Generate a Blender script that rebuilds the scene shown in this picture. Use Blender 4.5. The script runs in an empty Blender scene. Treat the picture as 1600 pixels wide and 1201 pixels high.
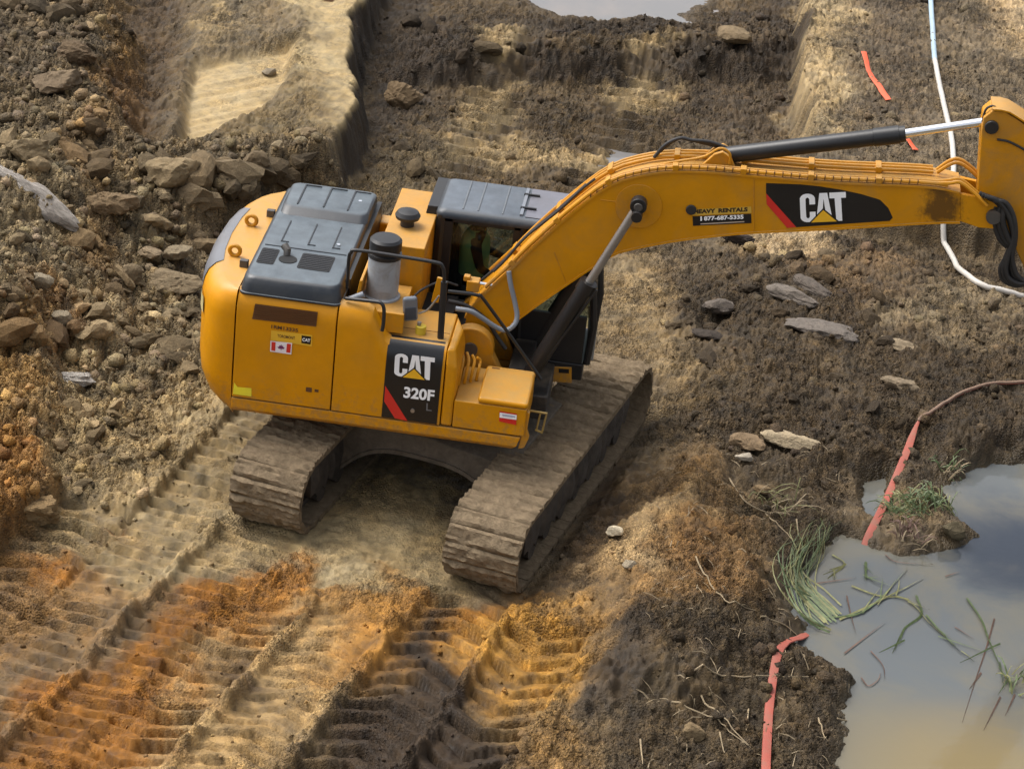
import bpy, bmesh, math, random
import numpy as np
from mathutils import Vector, Matrix, Euler

random.seed(7)
np.random.seed(7)
S = bpy.context.scene
COL = S.collection

# ------------------------------------------------------------------ camera
CAM = np.array([2.19566793, -25.01892608, 13.99150477])
YAW, PITCH, ROLL, FPX = -0.06438421, 0.47418167, -0.10863648, 4122.51316
_fw = np.array([math.sin(YAW)*math.cos(PITCH), math.cos(YAW)*math.cos(PITCH), -math.sin(PITCH)])
_rt = np.cross(_fw, [0, 0, 1]); _rt /= np.linalg.norm(_rt); _dn = np.cross(_fw, _rt)
_c, _s = math.cos(ROLL), math.sin(ROLL)
RCAM = np.array([_c*_rt+_s*_dn, -_s*_rt+_c*_dn, _fw])
cam_data = bpy.data.cameras.new("camera")
cam_data.sensor_width = 36.0
cam_data.lens = 36.0*FPX/1600.0
cam_data.clip_start = 0.5
cam_data.clip_end = 2000
cam = bpy.data.objects.new("camera", cam_data)
COL.objects.link(cam)
_m = Matrix(((RCAM[0][0], -RCAM[1][0], -RCAM[2][0], CAM[0]),
             (RCAM[0][1], -RCAM[1][1], -RCAM[2][1], CAM[1]),
             (RCAM[0][2], -RCAM[1][2], -RCAM[2][2], CAM[2]), (0, 0, 0, 1)))
cam.matrix_world = _m
S.camera = cam

# ------------------------------------------------------------------ sky and sun (overcast)
SUN_EL, SUN_AZ = math.radians(58), math.radians(160)     # azimuth from +X, counter-clockwise
world = bpy.data.worlds.new("World"); S.world = world; world.use_nodes = True
wn = world.node_tree; wn.nodes.clear()
sky = wn.nodes.new('ShaderNodeTexSky'); sky.sky_type = 'NISHITA'; sky.sun_disc = False
sky.sun_elevation = SUN_EL; sky.sun_rotation = math.pi/2 - SUN_AZ
sky.air_density = 1.0; sky.dust_density = 6.0; sky.ozone_density = 0.6
hs = wn.nodes.new('ShaderNodeHueSaturation'); hs.inputs['Saturation'].default_value = 0.35
bg = wn.nodes.new('ShaderNodeBackground'); bg.inputs['Strength'].default_value = 0.14
wo = wn.nodes.new('ShaderNodeOutputWorld')
wn.links.new(sky.outputs[0], hs.inputs['Color']); wn.links.new(hs.outputs[0], bg.inputs[0]); wn.links.new(bg.outputs[0], wo.inputs[0])
sl = bpy.data.lights.new("sun", 'SUN'); sl.energy = 0.9; sl.angle = math.radians(36); sl.color = (1.0, 0.975, 0.94)
sun = bpy.data.objects.new("sun", sl); COL.objects.link(sun)
_sd = Vector((math.cos(SUN_EL)*math.cos(SUN_AZ), math.cos(SUN_EL)*math.sin(SUN_AZ), math.sin(SUN_EL)))
sun.rotation_euler = _sd.to_track_quat('Z', 'Y').to_euler()
sun.location = _sd*60

S.view_settings.view_transform = 'Standard'
S.view_settings.look = 'None'
S.view_settings.gamma = 1.0
S.view_settings.exposure = 0.88
S.cycles.max_bounces = 5; S.cycles.diffuse_bounces = 2; S.cycles.glossy_bounces = 3; S.cycles.transparent_max_bounces = 8; S.cycles.transmission_bounces = 3

# ------------------------------------------------------------------ projection helpers (where things stand on the ground)
def unproj(px, ax, val):
    d = RCAM.T @ np.array([(px[0]-800)/FPX, (px[1]-600.5)/FPX, 1.0])
    t = (val-CAM[ax])/d[ax]
    return CAM+t*d

# ------------------------------------------------------------------ materials
MATS = {}
def _new(name):
    m = bpy.data.materials.new(name); m.use_nodes = True
    nt = m.node_tree; b = nt.nodes['Principled BSDF']
    return m, nt, b
def nd(nt, t, **kw):
    n = nt.nodes.new(t)
    for k, v in kw.items():
        if k in n.inputs: n.inputs[k].default_value = v
        else: setattr(n, k, v)
    return n
def ramp(nt, stops):
    r = nt.nodes.new('ShaderNodeValToRGB')
    el = r.color_ramp.elements
    while len(el) < len(stops): el.new(0.5)
    for e, (p, c) in zip(el, stops):
        e.position = p; e.color = (*c, 1) if len(c) == 3 else c
    return r
def mat(name, color, rough=0.5, metal=0.0, spec=0.5, dirt=0.0, dirt_col=(.19, .145, .095), bump=0.0, bscale=60, vary=0.08, vscale=3.0, dscale=2.2):
    """plain painted / plastic / metal surface with procedural tone variation, dirt patches and micro relief"""
    if name in MATS: return MATS[name]
    m, nt, b = _new(name); L = nt.links
    tc = nd(nt, 'ShaderNodeTexCoord')
    n1 = nd(nt, 'ShaderNodeTexNoise', Scale=vscale, Detail=6.0, Roughness=.6)
    L.new(tc.outputs['Object'], n1.inputs['Vector'])
    lo = tuple(c*(1-vary) for c in color); hi = tuple(min(1, c*(1+vary)) for c in color)
    r1 = ramp(nt, [(.3, lo), (.7, hi)]); L.new(n1.outputs['Fac'], r1.inputs[0])
    out = r1.outputs[0]
    if dirt > 0:
        n2 = nd(nt, 'ShaderNodeTexNoise', Scale=dscale, Detail=9.0, Roughness=.72, Distortion=.6)
        L.new(tc.outputs['Object'], n2.inputs['Vector'])
        r2 = ramp(nt, [(.46, (0, 0, 0)), (.72, (dirt, dirt, dirt))]); L.new(n2.outputs['Fac'], r2.inputs[0])
        n3 = nd(nt, 'ShaderNodeTexNoise', Scale=38.0, Detail=5.0, Roughness=.8); L.new(tc.outputs['Object'], n3.inputs['Vector'])
        r3 = ramp(nt, [(.55, (0, 0, 0)), (.75, (dirt*.6,)*3)]); L.new(n3.outputs['Fac'], r3.inputs[0])
        mx0 = nd(nt, 'ShaderNodeMath', operation='MAXIMUM'); L.new(r2.outputs[0], mx0.inputs[0]); L.new(r3.outputs[0], mx0.inputs[1])
        mx = nd(nt, 'ShaderNodeMix', data_type='RGBA')
        L.new(mx0.outputs[0], mx.inputs[0]); L.new(out, mx.inputs[6]); mx.inputs[7].default_value = (*dirt_col, 1)
        out = mx.outputs[2]
        rr = nd(nt, 'ShaderNodeMapRange'); rr.inputs['To Min'].default_value = rough; rr.inputs['To Max'].default_value = .9
        L.new(mx0.outputs[0], rr.inputs['Value']); L.new(rr.outputs[0], b.inputs['Roughness'])
    else:
        b.inputs['Roughness'].default_value = rough
    L.new(out, b.inputs['Base Color'])
    b.inputs['Metallic'].default_value = metal
    b.inputs['Specular IOR Level'].default_value = spec
    if bump > 0:
        n4 = nd(nt, 'ShaderNodeTexNoise', Scale=bscale, Detail=6.0, Roughness=.65); L.new(tc.outputs['Object'], n4.inputs['Vector'])
        bp = nd(nt, 'ShaderNodeBump', Strength=bump, Distance=.02); L.new(n4.outputs['Fac'], bp.inputs['Height']); L.new(bp.outputs[0], b.inputs['Normal'])
    MATS[name] = m
    return m
YEL = mat('yellow_paint', (.60, .252, .002), rough=.36, spec=.28, dirt=.26, dirt_col=(.34, .18, .035), bump=.07, bscale=25, vary=.07)
YEL2 = mat('worn_yellow_paint', (.54, .230, .004), rough=.5, spec=.3, dirt=.65, dirt_col=(.27, .17, .07), bump=.08, bscale=30, vary=.10)
BLKP = mat('black_hood_plastic', (.012, .016, .022), rough=.34, dirt=.30, dirt_col=(.10, .095, .085), bump=.05, bscale=90)
BLK = mat('black_paint', (.010, .010, .011), rough=.4, dirt=.22, dirt_col=(.06, .05, .04))
ROOFM = mat('cab_roof_grey', (.020, .026, .034), rough=.42, dirt=.3, dirt_col=(.14, .13, .12), bump=.03)
ROOFM2 = mat('cab_hatch_grey', (.075, .075, .088), rough=.35, dirt=.2, dirt_col=(.14, .13, .12))
RUB = mat('black_rubber', (.018, .017, .017), rough=.6, dirt=.3, dirt_col=(.07, .06, .05))
GREYP = mat('grey_plastic', (.17, .19, .22), rough=.45, dirt=.25, dirt_col=(.2, .18, .15))
FILT = mat('filter_grey_enamel', (.30, .33, .36), rough=.42, dirt=.65, dirt_col=(.17, .125, .08), dscale=5)
CHROME = mat('chrome', (.82, .83, .85), rough=.16, metal=1.0, vary=.03)
STEEL = mat('dark_steel', (.10, .095, .09), rough=.5, metal=.6, dirt=.4)
ROD = mat('dusty_chrome_rod', (.33, .31, .29), rough=.35, metal=.7, dirt=.4, dirt_col=(.2, .16, .12))
DARK = mat('dark_interior', (.006, .006, .006), rough=.8, vary=.02)
WHITE = mat('white_print', (.90, .91, .92), rough=.4, dirt=.05, dirt_col=(.5, .45, .36))
RED = mat('red_print', (.62, .022, .015), rough=.4, dirt=.10)
YPR = mat('yellow_print', (.85, .47, .02), rough=.4)
LEM = mat('lemon_print', (.80, .68, .03), rough=.5, dirt=.3)
BPR = mat('black_print', (.008, .008, .009), rough=.33, dirt=.10, dirt_col=(.05, .045, .04))
BRN = mat('brown_grille', (.105, .042, .012), rough=.6, dirt=.2)
LILAC = mat('flag_print', (.16, .03, .11), rough=.5)
MUDM = mat('dried_mud', (.198, .148, .092), rough=.95, spec=.15, dirt=.9, dirt_col=(.082, .059, .037), bump=1.0, bscale=26, vary=.30, vscale=6, dscale=7)
MUDF = mat('frame_mud', (.13, .105, .078), rough=.9, spec=.2, dirt=.8, dirt_col=(.06, .048, .036), bump=.8, bscale=22, vary=.3, vscale=5, dscale=5)
MUDD = mat('dark_mud', (.058, .048, .039), rough=.9, spec=.2, dirt=.7, dirt_col=(.10, .08, .06), bump=.7, bscale=30, vary=.3, vscale=7)
VEST = mat('hivis_green_cloth', (.46, .72, .30), rough=.8, vary=.15)
CLOTH = mat('dark_navy_cloth', (.016, .018, .025), rough=.9)
SKIN = mat('skin', (.42, .22, .14), rough=.55)
SEATM = mat('seat_cloth', (.02, .02, .022), rough=.9)
def grease(m, centres):
    """dark grease soaked into the paint round a joint: ragged spots with a shape of their own"""
    nt = m.node_tree; L = nt.links; b = nt.nodes['Principled BSDF']; src = b.inputs['Base Color'].links[0].from_socket
    tc = nd(nt, 'ShaderNodeTexCoord'); n = nd(nt, 'ShaderNodeTexNoise', Scale=7.0, Detail=7.0, Roughness=.75); L.new(tc.outputs['Object'], n.inputs['Vector'])
    tot = None
    for c, r in centres:
        d = nd(nt, 'ShaderNodeVectorMath', operation='DISTANCE'); L.new(tc.outputs['Object'], d.inputs[0]); d.inputs[1].default_value = c
        mr = nd(nt, 'ShaderNodeMapRange'); mr.inputs['From Min'].default_value = r; mr.inputs['From Max'].default_value = 0; L.new(d.outputs['Value'], mr.inputs['Value'])
        if tot is None: tot = mr.outputs[0]
        else:
            mx_ = nd(nt, 'ShaderNodeMath', operation='MAXIMUM'); L.new(tot, mx_.inputs[0]); L.new(mr.outputs[0], mx_.inputs[1]); tot = mx_.outputs[0]
    ad = nd(nt, 'ShaderNodeMath', operation='MULTIPLY_ADD'); L.new(tot, ad.inputs[0]); ad.inputs[1].default_value = .55; L.new(n.outputs['Fac'], ad.inputs[2])
    r_ = ramp(nt, [(.66, (0, 0, 0)), (.90, (.78,)*3)]); L.new(ad.outputs[0], r_.inputs[0])
    mx = nd(nt, 'ShaderNodeMix', data_type='RGBA'); L.new(r_.outputs[0], mx.inputs[0]); L.new(src, mx.inputs[6]); mx.inputs[7].default_value = (.022, .016, .012, 1)
    L.new(mx.outputs[2], b.inputs['Base Color']); return m
YELB = grease(mat('boom_yellow_paint', (.58, .246, .002), rough=.45, spec=.25, dirt=.4, dirt_col=(.32, .18, .045), bump=.05, bscale=25, vary=.08), [((4.72, -.25, 3.88), .34), ((4.66, -.25, 4.04), .22)])
def splash(m, z0, z1, col=(.20, .145, .085)):
    """dried mud splashed up from the ground onto the lowest panels, in ragged specks"""
    nt = m.node_tree; L = nt.links; b = nt.nodes['Principled BSDF']; src = b.inputs['Base Color'].links[0].from_socket
    tc = nd(nt, 'ShaderNodeTexCoord'); sx = nd(nt, 'ShaderNodeSeparateXYZ'); L.new(tc.outputs['Object'], sx.inputs[0])
    mr = nd(nt, 'ShaderNodeMapRange'); mr.inputs['From Min'].default_value = z1; mr.inputs['From Max'].default_value = z0; L.new(sx.outputs['Z'], mr.inputs['Value'])
    n = nd(nt, 'ShaderNodeTexNoise', Scale=16.0, Detail=8.0, Roughness=.8); L.new(tc.outputs['Object'], n.inputs['Vector'])
    ad = nd(nt, 'ShaderNodeMath', operation='MULTIPLY_ADD'); L.new(mr.outputs[0], ad.inputs[0]); ad.inputs[1].default_value = .30; L.new(n.outputs['Fac'], ad.inputs[2])
    r_ = ramp(nt, [(.66, (0, 0, 0)), (.88, (.6,)*3)]); L.new(ad.outputs[0], r_.inputs[0])
    mx = nd(nt, 'ShaderNodeMix', data_type='RGBA'); L.new(r_.outputs[0], mx.inputs[0]); L.new(src, mx.inputs[6]); mx.inputs[7].default_value = (*col, 1)
    L.new(mx.outputs[2], b.inputs['Base Color'])
def dust_sheen(m, col, k, z0=.55, z1=.97):
    """patchy dusty film on upward faces; on hood and roof also painted sky sheen"""
    nt = m.node_tree; L = nt.links; b = nt.nodes['Principled BSDF']; src = b.inputs['Base Color'].links[0].from_socket
    ge = nd(nt, 'ShaderNodeNewGeometry'); sx = nd(nt, 'ShaderNodeSeparateXYZ'); L.new(ge.outputs['Normal'], sx.inputs[0])
    mr = nd(nt, 'ShaderNodeMapRange', interpolation_type='SMOOTHSTEP'); mr.inputs['From Min'].default_value = z0; mr.inputs['From Max'].default_value = z1; mr.inputs['To Max'].default_value = k; L.new(sx.outputs['Z'], mr.inputs['Value'])
    n = nd(nt, 'ShaderNodeTexNoise', Scale=5.0, Detail=6.0, Roughness=.7); L.new(ge.outputs['Position'], n.inputs['Vector'])
    r_ = ramp(nt, [(.25, (.45,)*3), (.75, (1.2,)*3)]); L.new(n.outputs['Fac'], r_.inputs[0])
    mu = nd(nt, 'ShaderNodeMath', operation='MULTIPLY', use_clamp=True); L.new(mr.outputs[0], mu.inputs[0]); L.new(r_.outputs[0], mu.inputs[1])
    mx = nd(nt, 'ShaderNodeMix', data_type='RGBA'); L.new(mu.outputs[0], mx.inputs[0]); L.new(src, mx.inputs[6]); mx.inputs[7].default_value = (*col, 1)
    L.new(mx.outputs[2], b.inputs['Base Color'])
dust_sheen(YEL, (.32, .235, .11), .65); dust_sheen(YEL2, (.33, .235, .11), .5)
dust_sheen(BLKP, (.175, .212, .235), .56, .90, .998); dust_sheen(ROOFM, (.17, .20, .235), .5, .85, .998); dust_sheen(ROOFM2, (.24, .24, .28), .4)  # dusty film; blue-grey tone also paints sky reflection onto hood and roof tops
splash(YEL, 1.0, 1.75); splash(YEL2, 1.0, 1.8)
def glass_mat():
    m, nt, b = _new('tinted_glass'); nt.nodes.remove(b); L = nt.links
    tr = nd(nt, 'ShaderNodeBsdfTransparent'); tr.inputs[0].default_value = (.46, .53, .50, 1)
    gl = nd(nt, 'ShaderNodeBsdfGlossy', Roughness=.04); gl.inputs[0].default_value = (.9, .9, .9, 1)
    fr = nd(nt, 'ShaderNodeFresnel', IOR=1.45)
    mx = nd(nt, 'ShaderNodeMixShader'); L.new(fr.outputs[0], mx.inputs[0]); L.new(tr.outputs[0], mx.inputs[1]); L.new(gl.outputs[0], mx.inputs[2])
    L.new(mx.outputs[0], nt.nodes['Material Output'].inputs[0]); return m
GLASS = glass_mat()

# ------------------------------------------------------------------ mesh helpers
class MB:
    def __init__(s): s.v = []; s.f = []
    def add(s, vs, fs):
        o = len(s.v); s.v += [tuple(map(float, p)) for p in vs]; s.f += [tuple(i+o for i in f) for f in fs]; return s
    def box(s, x0, x1, y0, y1, z0, z1):
        return s.add([(x0,y0,z0),(x1,y0,z0),(x1,y1,z0),(x0,y1,z0),(x0,y0,z1),(x1,y0,z1),(x1,y1,z1),(x0,y1,z1)],
                     [(0,3,2,1),(4,5,6,7),(0,1,5,4),(1,2,6,5),(2,3,7,6),(3,0,4,7)])
    def prism(s, prof, y0, y1):           # profile in (x,z), extruded along y
        n = len(prof)
        a = sum(prof[i][0]*prof[(i+1) % n][1]-prof[(i+1) % n][0]*prof[i][1] for i in range(n))
        if a < 0: prof = prof[::-1]
        return s.add([(x, y0, z) for x, z in prof]+[(x, y1, z) for x, z in prof],
                     [tuple(range(n)), tuple(range(2*n-1, n-1, -1))]+[(i, i+n, (i+1) % n+n, (i+1) % n) for i in range(n)])
    def layers(s, rings, cap0=True, cap1=True):  # rings of equal point count, stacked
        n = len(rings[0]); vs = [p for r in rings for p in r]; fs = []
        for k in range(len(rings)-1):
            for i in range(n):
                j = (i+1) % n; fs.append((k*n+i, k*n+j, (k+1)*n+j, (k+1)*n+i))
        if cap0: fs.append(tuple(range(n-1, -1, -1)))
        if cap1: fs.append(tuple((len(rings)-1)*n+i for i in range(n)))
        return s.add(vs, fs)
    def tube(s, pts, r, n=10, closed=False):
        pts = [Vector(p) for p in pts]; rs = r if isinstance(r, (list, tuple)) else [r]*len(pts)
        rings = []; up = None
        for i, p in enumerate(pts):
            t = (pts[min(i+1, len(pts)-1)]-pts[max(i-1, 0)]).normalized()
            if up is None:
                up = Vector((0, 0, 1)) if abs(t.z) < .9 else Vector((1, 0, 0))
            a = t.cross(up).normalized(); b = a.cross(t).normalized(); up = b
            rings.append([tuple(p+(a*math.cos(q)+b*math.sin(q))*rs[i]) for q in [2*math.pi*k/n for k in range(n)]])
        return s.layers(rings)
    def cyl(s, p0, p1, r0, r1=None, n=24):
        return s.tube([p0, p1], [r0, r0 if r1 is None else r1], n)
    def disc_y(s, x, z, y0, y1, r, n=28): return s.cyl((x, y0, z), (x, y1, z), r, n=n)
def smooth_path(pts, k=6):
    pts = [np.array(p, float) for p in pts]; P = [2*pts[0]-pts[1]]+pts+[2*pts[-1]-pts[-2]]; out = []
    for i in range(1, len(P)-2):
        for t in np.linspace(0, 1, k, endpoint=False):
            a, b, c, d = P[i-1], P[i], P[i+1], P[i+2]
            out.append(tuple(.5*((2*b)+(c-a)*t+(2*a-5*b+4*c-d)*t*t+(3*b-a-3*c+d)*t**3)))
    out.append(tuple(pts[-1])); return out
def mk(name, mb, material, parent=None, bevel=0.0, seg=2, smooth=True, angle=32, sub=0):
    me = bpy.data.meshes.new(name); me.from_pydata(mb.v, [], mb.f); me.validate()
    bm = bmesh.new(); bm.from_mesh(me); bmesh.ops.recalc_face_normals(bm, faces=bm.faces[:]); bm.to_mesh(me); bm.free()
    me.materials.append(material)
    o = bpy.data.objects.new(name, me); COL.objects.link(o)
    if smooth:
        me.polygons.foreach_set('use_smooth', [True]*len(me.polygons)); me.set_sharp_from_angle(angle=math.radians(angle))
    if bevel > 0:
        b = o.modifiers.new('bevel', 'BEVEL'); b.width = bevel; b.segments = seg; b.limit_method = 'ANGLE'; b.angle_limit = math.radians(30); b.harden_normals = smooth
    if parent is not None: o.parent = parent
    return o
def tag(o, label, cat=None, group=None, kind=None):
    if label: o['label'] = label
    if cat: o['category'] = cat
    if group: o['group'] = group
    if kind: o['kind'] = kind
    return o
def text_mb(body, size, bold=0.0, width=None):
    """lettering as flat outlines in (x,z); returns (MB, width, height)"""
    cu = bpy.data.curves.new('lettering', 'FONT'); cu.body = body; cu.size = size; cu.offset = bold; cu.resolution_u = 4
    ob = bpy.data.objects.new('lettering', cu); me = bpy.data.meshes.new_from_object(ob)
    vs = [(v.co.x, v.co.y) for v in me.vertices]; fs = [tuple(p.vertices) for p in me.polygons]
    bpy.data.objects.remove(ob); bpy.data.curves.remove(cu); bpy.data.meshes.remove(me)
    x0 = min(v[0] for v in vs); x1 = max(v[0] for v in vs); z0 = min(v[1] for v in vs); z1 = max(v[1] for v in vs)
    return [((v[0]-x0)/(x1-x0), (v[1]-z0)/(z1-z0)) for v in vs], fs
def text_on(name, body, quad, y, material, parent, bold=0.0):
    """quad: corners (x,z) bl, br, tl  of the lettering on a plane of constant y"""
    vs, fs = text_mb(body, 1.0, bold)
    bl, br, tl = [np.array(q) for q in quad]; m = MB()
    m.add([(*(bl+(br-bl)*a+(tl-bl)*b)[:1], y, (bl+(br-bl)*a+(tl-bl)*b)[1]) for a, b in vs], fs)
    return mk(name, m, material, parent, smooth=False)
def flat_on(name, poly, y, material, parent):
    m = MB(); m.add([(x, y, z) for x, z in poly], [tuple(range(len(poly)))])
    return mk(name, m, material, parent, smooth=False)
# ------------------------------------------------------------------ terrain
TH = 1.33211827; G, SH, TL, TR = 2.363, 0.786, 4.49, 0.386     # track heading, gauge, shoe width, length, end radius
def axis(a, b, s0, s1, far):
    out = [a]
    while out[-1] < b:
        t = (out[-1]-a)/(b-a); out.append(out[-1]+s0+(s1-s0)*t)
    st = s1; hi = []
    p = out[-1]
    while p < far: st *= 1.22; p += st; hi.append(p)
    st = s0; lo = []; p = a
    while p > -far: st *= 1.22; p -= st; lo.append(p)
    return np.array(lo[::-1]+out+hi)
GX = axis(-9.8, 8.8, .0185, .0185, 260.)
GY = axis(-7.6, 20.5, .024, .062, 260.)
X, Y = np.meshgrid(GX, GY)
NY, NX = X.shape
_perm = np.random.RandomState(3).permutation(4096)
def _h(ix, iy, seed): return _perm[(_perm[(ix+seed*131) & 4095]+iy) & 4095]
_ga = np.random.RandomState(5).rand(4096)*2*np.pi
_gc, _gs = np.cos(_ga), np.sin(_ga)
def gnoise(x, y, seed=0):
    ix = np.floor(x).astype(np.int64); iy = np.floor(y).astype(np.int64); fx = x-ix; fy = y-iy
    u = fx*fx*fx*(fx*(fx*6-15)+10); v = fy*fy*fy*(fy*(fy*6-15)+10)
    def g(a, b):
        h = _h(ix+a, iy+b, seed); return _gc[h]*(fx-a)+_gs[h]*(fy-b)
    a = g(0, 0); b = g(1, 0); c = g(0, 1); d = g(1, 1)
    return (a+(b-a)*u)+((c+(d-c)*u)-(a+(b-a)*u))*v
def fbm(x, y, f, o=4, seed=0, gain=.5):
    r = 0; a = 1.
    for k in range(o):
        r = r+a*gnoise(x*f+17.3*k, y*f-9.1*k, seed+k); f *= 2.03; a *= gain
    return r
_ra = np.random.RandomState(11).rand(4096); _rb = np.random.RandomState(12).rand(4096); _rc = np.random.RandomState(13).rand(4096)
def worley(x, y, f, seed=0):
    x = x*f; y = y*f
    ix = np.floor(x).astype(np.int64); iy = np.floor(y).astype(np.int64)
    F1 = np.full(x.shape, 9.); F2 = np.full(x.shape, 9.); ID = np.zeros(x.shape)
    TX = np.zeros(x.shape)
    for a in (-1, 0, 1):
        for b in (-1, 0, 1):
            h = _h(ix+a, iy+b, seed)
            dx = ix+a+_ra[h]-x; dy = iy+b+_rb[h]-y
            d = np.sqrt(dx*dx+dy*dy); r = _rc[h]
            n = d < F1
            F2 = np.where(n, F1, np.minimum(F2, d)); ID = np.where(n, r, ID)
            TX = np.where(n, dx*np.cos(r*40)+dy*np.sin(r*40), TX); F1 = np.where(n, d, F1)
    return F1, F2, ID, TX
def sst(a, b, t):
    t = np.clip((t-a)/(b-a), 0, 1); return t*t*(3-2*t)
# domain warp shared by all zone edges
WX = fbm(X, Y, .9, 5, 50)*.55+fbm(X, Y, 5, 3, 52)*.14; WY = fbm(X, Y, .9, 5, 70)*.8+fbm(X, Y, 5, 3, 72)*.18
def pxpoly(poly, z=0.): return np.array([unproj(p, 2, z)[:2] for p in poly])
def sdist(P, x, y):
    n = len(P); d = np.full(x.shape, 1e9); ins = np.zeros(x.shape, bool)
    for i in range(n):
        a = P[i]; b = P[(i+1) % n]; e = b-a
        wx = x-a[0]; wy = y-a[1]
        t = np.clip((wx*e[0]+wy*e[1])/(e@e+1e-12), 0, 1)
        d = np.minimum(d, (wx-e[0]*t)**2+(wy-e[1]*t)**2)
        c = ((a[1] <= y) & (b[1] > y)) | ((b[1] <= y) & (a[1] > y))
        with np.errstate(divide='ignore', invalid='ignore'):
            xi = a[0]+(y-a[1])/(b[1]-a[1]+1e-12)*e[0]
        ins ^= c & (x < xi)
    d = np.sqrt(d); return np.where(ins, -d, d)
def zone(poly, feather=.2, z=0., warp=1.0, world=False):
    """soft mask of a ground area (outline given where it lies on the ground) with a ragged, noise-warped edge"""
    P = np.array(poly, float) if world else pxpoly(poly, z)
    mg = 1.6+feather
    i0, i1 = np.searchsorted(GX, [P[:, 0].min()-mg, P[:, 0].max()+mg]); j0, j1 = np.searchsorted(GY, [P[:, 1].min()-mg, P[:, 1].max()+mg])
    M = np.zeros(X.shape)
    sl_ = (slice(j0, j1), slice(i0, i1))
    sd = sdist(P, X[sl_]+WX[sl_]*warp, Y[sl_]+WY[sl_]*warp)
    M[sl_] = sst(feather, -feather, sd)
    return M
EXT = 400  # zones that touch the picture's border run on beyond it
H = fbm(X, Y, .35, 3, 1)*.10+fbm(X, Y, 1.3, 4, 9)*.05
BR = (.105, .076, .046); DB = (.066, .050, .037); TAN = (.235, .180, .110); PALE = (.285, .226, .142); ORG = (.240, .112, .034)
BORG = (.265, .130, .042); GRB = (.165, .135, .098); RUST = (.17, .082, .034); PURP = (.078, .058, .042); GTAN = (.188, .150, .100); YOR = (.30, .168, .055)
C = np.empty(X.shape+(3,)); C[:] = (.15, .115, .078)
def paint(M, col, k=1.0):
    m = np.clip(M*k, 0, 1)[..., None]; C[:] = C*(1-m)+np.array(col)*m
RUB_ = np.zeros(X.shape)     # how broken-up the ground is (clods)
SMO = np.zeros(X.shape)      # how smooth (scraped)
def rub(M, k): np.maximum(RUB_, M*k, out=RUB_)
# --- banks and trench
bpoly = [(590, -30), (548, 108), (565, 178), (553, 215), (520, 262), (300, 330), (200, 360), (100, 480), (60, 520), (-EXT, 560), (-EXT-400, -200), (610, -200)]
wR = sst(-4.4, -3.2, X)
bench = zone(bpoly, .15, .62, .34)*wR+zone(bpoly, .85, .62, .9)*(1-wR)
H += bench*.74
H += zone([(588, -30), (546, 108), (563, 178), (551, 212), (500, 205), (440, 150), (440, 60), (480, -200), (620, -200)], .22, .8, .25)*.10
slab = zone([(298, 108), (462, 83), (440, 148), (385, 190), (278, 250)], .10, .62, .12)
P0 = unproj((300, 109), 2, .6); P1 = unproj((277, 247), 2, .4)
H = H*(1-slab)+slab*np.clip(.62+(Y-P0[1])*.05, .3, .9)
groove = zone([(215, -60), (300, -60), (285, 90), (270, 200), (245, 262), (190, 262), (180, 120)], .35, .5, .6)
H -= groove*.25
H += zone([(-EXT, -150), (150, -150), (170, 90), (190, 250), (80, 380), (-EXT, 480)], .6, .6, 1)*.35
H += zone([(-EXT, 560), (40, 500), (95, 590), (88, 690), (60, 770), (-30, 830), (-EXT, 850)], .22, .2, .5)*.28
rbank = zone([(1262, -60), (1252, 60), (1248, 150), (1262, 210), (1235, 262), (1320, 300), (1480, 330), (1700, 380), (2200, 350), (2200, -200), (1270, -200)], .12, .5, .28)
H += rbank*.72
berm = zone([(640, 62), (800, 40), (960, 50), (1110, 35), (1240, 40), (1240, 78), (1110, 88), (950, 92), (800, 90), (640, 88)], .46, .4, .8)
H += berm*.44
H += zone([(1040, 470), (1200, 400), (1400, 400), (1600, 470), (2000, 500), (2000, 640), (1600, 690), (1420, 700), (1250, 720), (1120, 690), (1050, 600)], .8, .2, 1)*.24
ridge = zone([(1000, 760), (1080, 690), (1140, 760), (1180, 880), (1190, 1000), (1130, 1080), (1010, 1060), (930, 980), (940, 860)], .45, .3, .8)
H += ridge*.36
H += zone([(930, 985), (1020, 975), (1060, 1060), (1000, 1120), (940, 1090)], .3, .3, .8)*.12
H -= zone([(1098, 490), (1150, 484), (1158, 520), (1105, 530)], .2, .2, .4)*.26
# --- colours
paint(zone([(560, -60), (1250, -60), (1240, 210), (1180, 360), (900, 420), (640, 420), (560, 280)], .5), BR)
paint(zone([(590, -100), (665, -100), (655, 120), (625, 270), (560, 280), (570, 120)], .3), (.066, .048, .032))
paint(zone([(1175, -60), (1250, -60), (1245, 250), (1150, 255)], .35), (.072, .052, .034))
paint(zone([(640, 30), (1240, 20), (1240, 82), (800, 88), (640, 120)], .4, .15), (.070, .051, .034))
paint(zone([(1080, 90), (1240, 80), (1235, 240), (1060, 230)], .4), (.10, .074, .050))
for q in ([(756, 92), (824, 94), (820, 140), (742, 140)], [(725, 145), (812, 140), (805, 200), (712, 205)], [(982, 106), (1056, 110), (1050, 180), (960, 190)], [(930, 140), (990, 140), (985, 175), (930, 170)],
          [(690, 218), (790, 215), (870, 235), (950, 238), (930, 280), (850, 270), (760, 275), (690, 265)]):
    paint(zone(q, .22, 0, .7), (.255, .196, .122), .85)
paint(zone([(590, 230), (700, 230), (690, 330), (600, 340)], .4), (.14, .108, .068))
paint(bench, (.160, .124, .082))
paint(zone([(440, -60), (596, -60), (552, 110), (568, 180), (556, 218), (480, 205), (450, 150), (445, 60)], .14, .74, .3), PALE)
paint(zone([(300, -60), (470, -60), (475, 85), (300, 105), (330, 40)], .3, .62), (.150, .117, .078))
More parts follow.
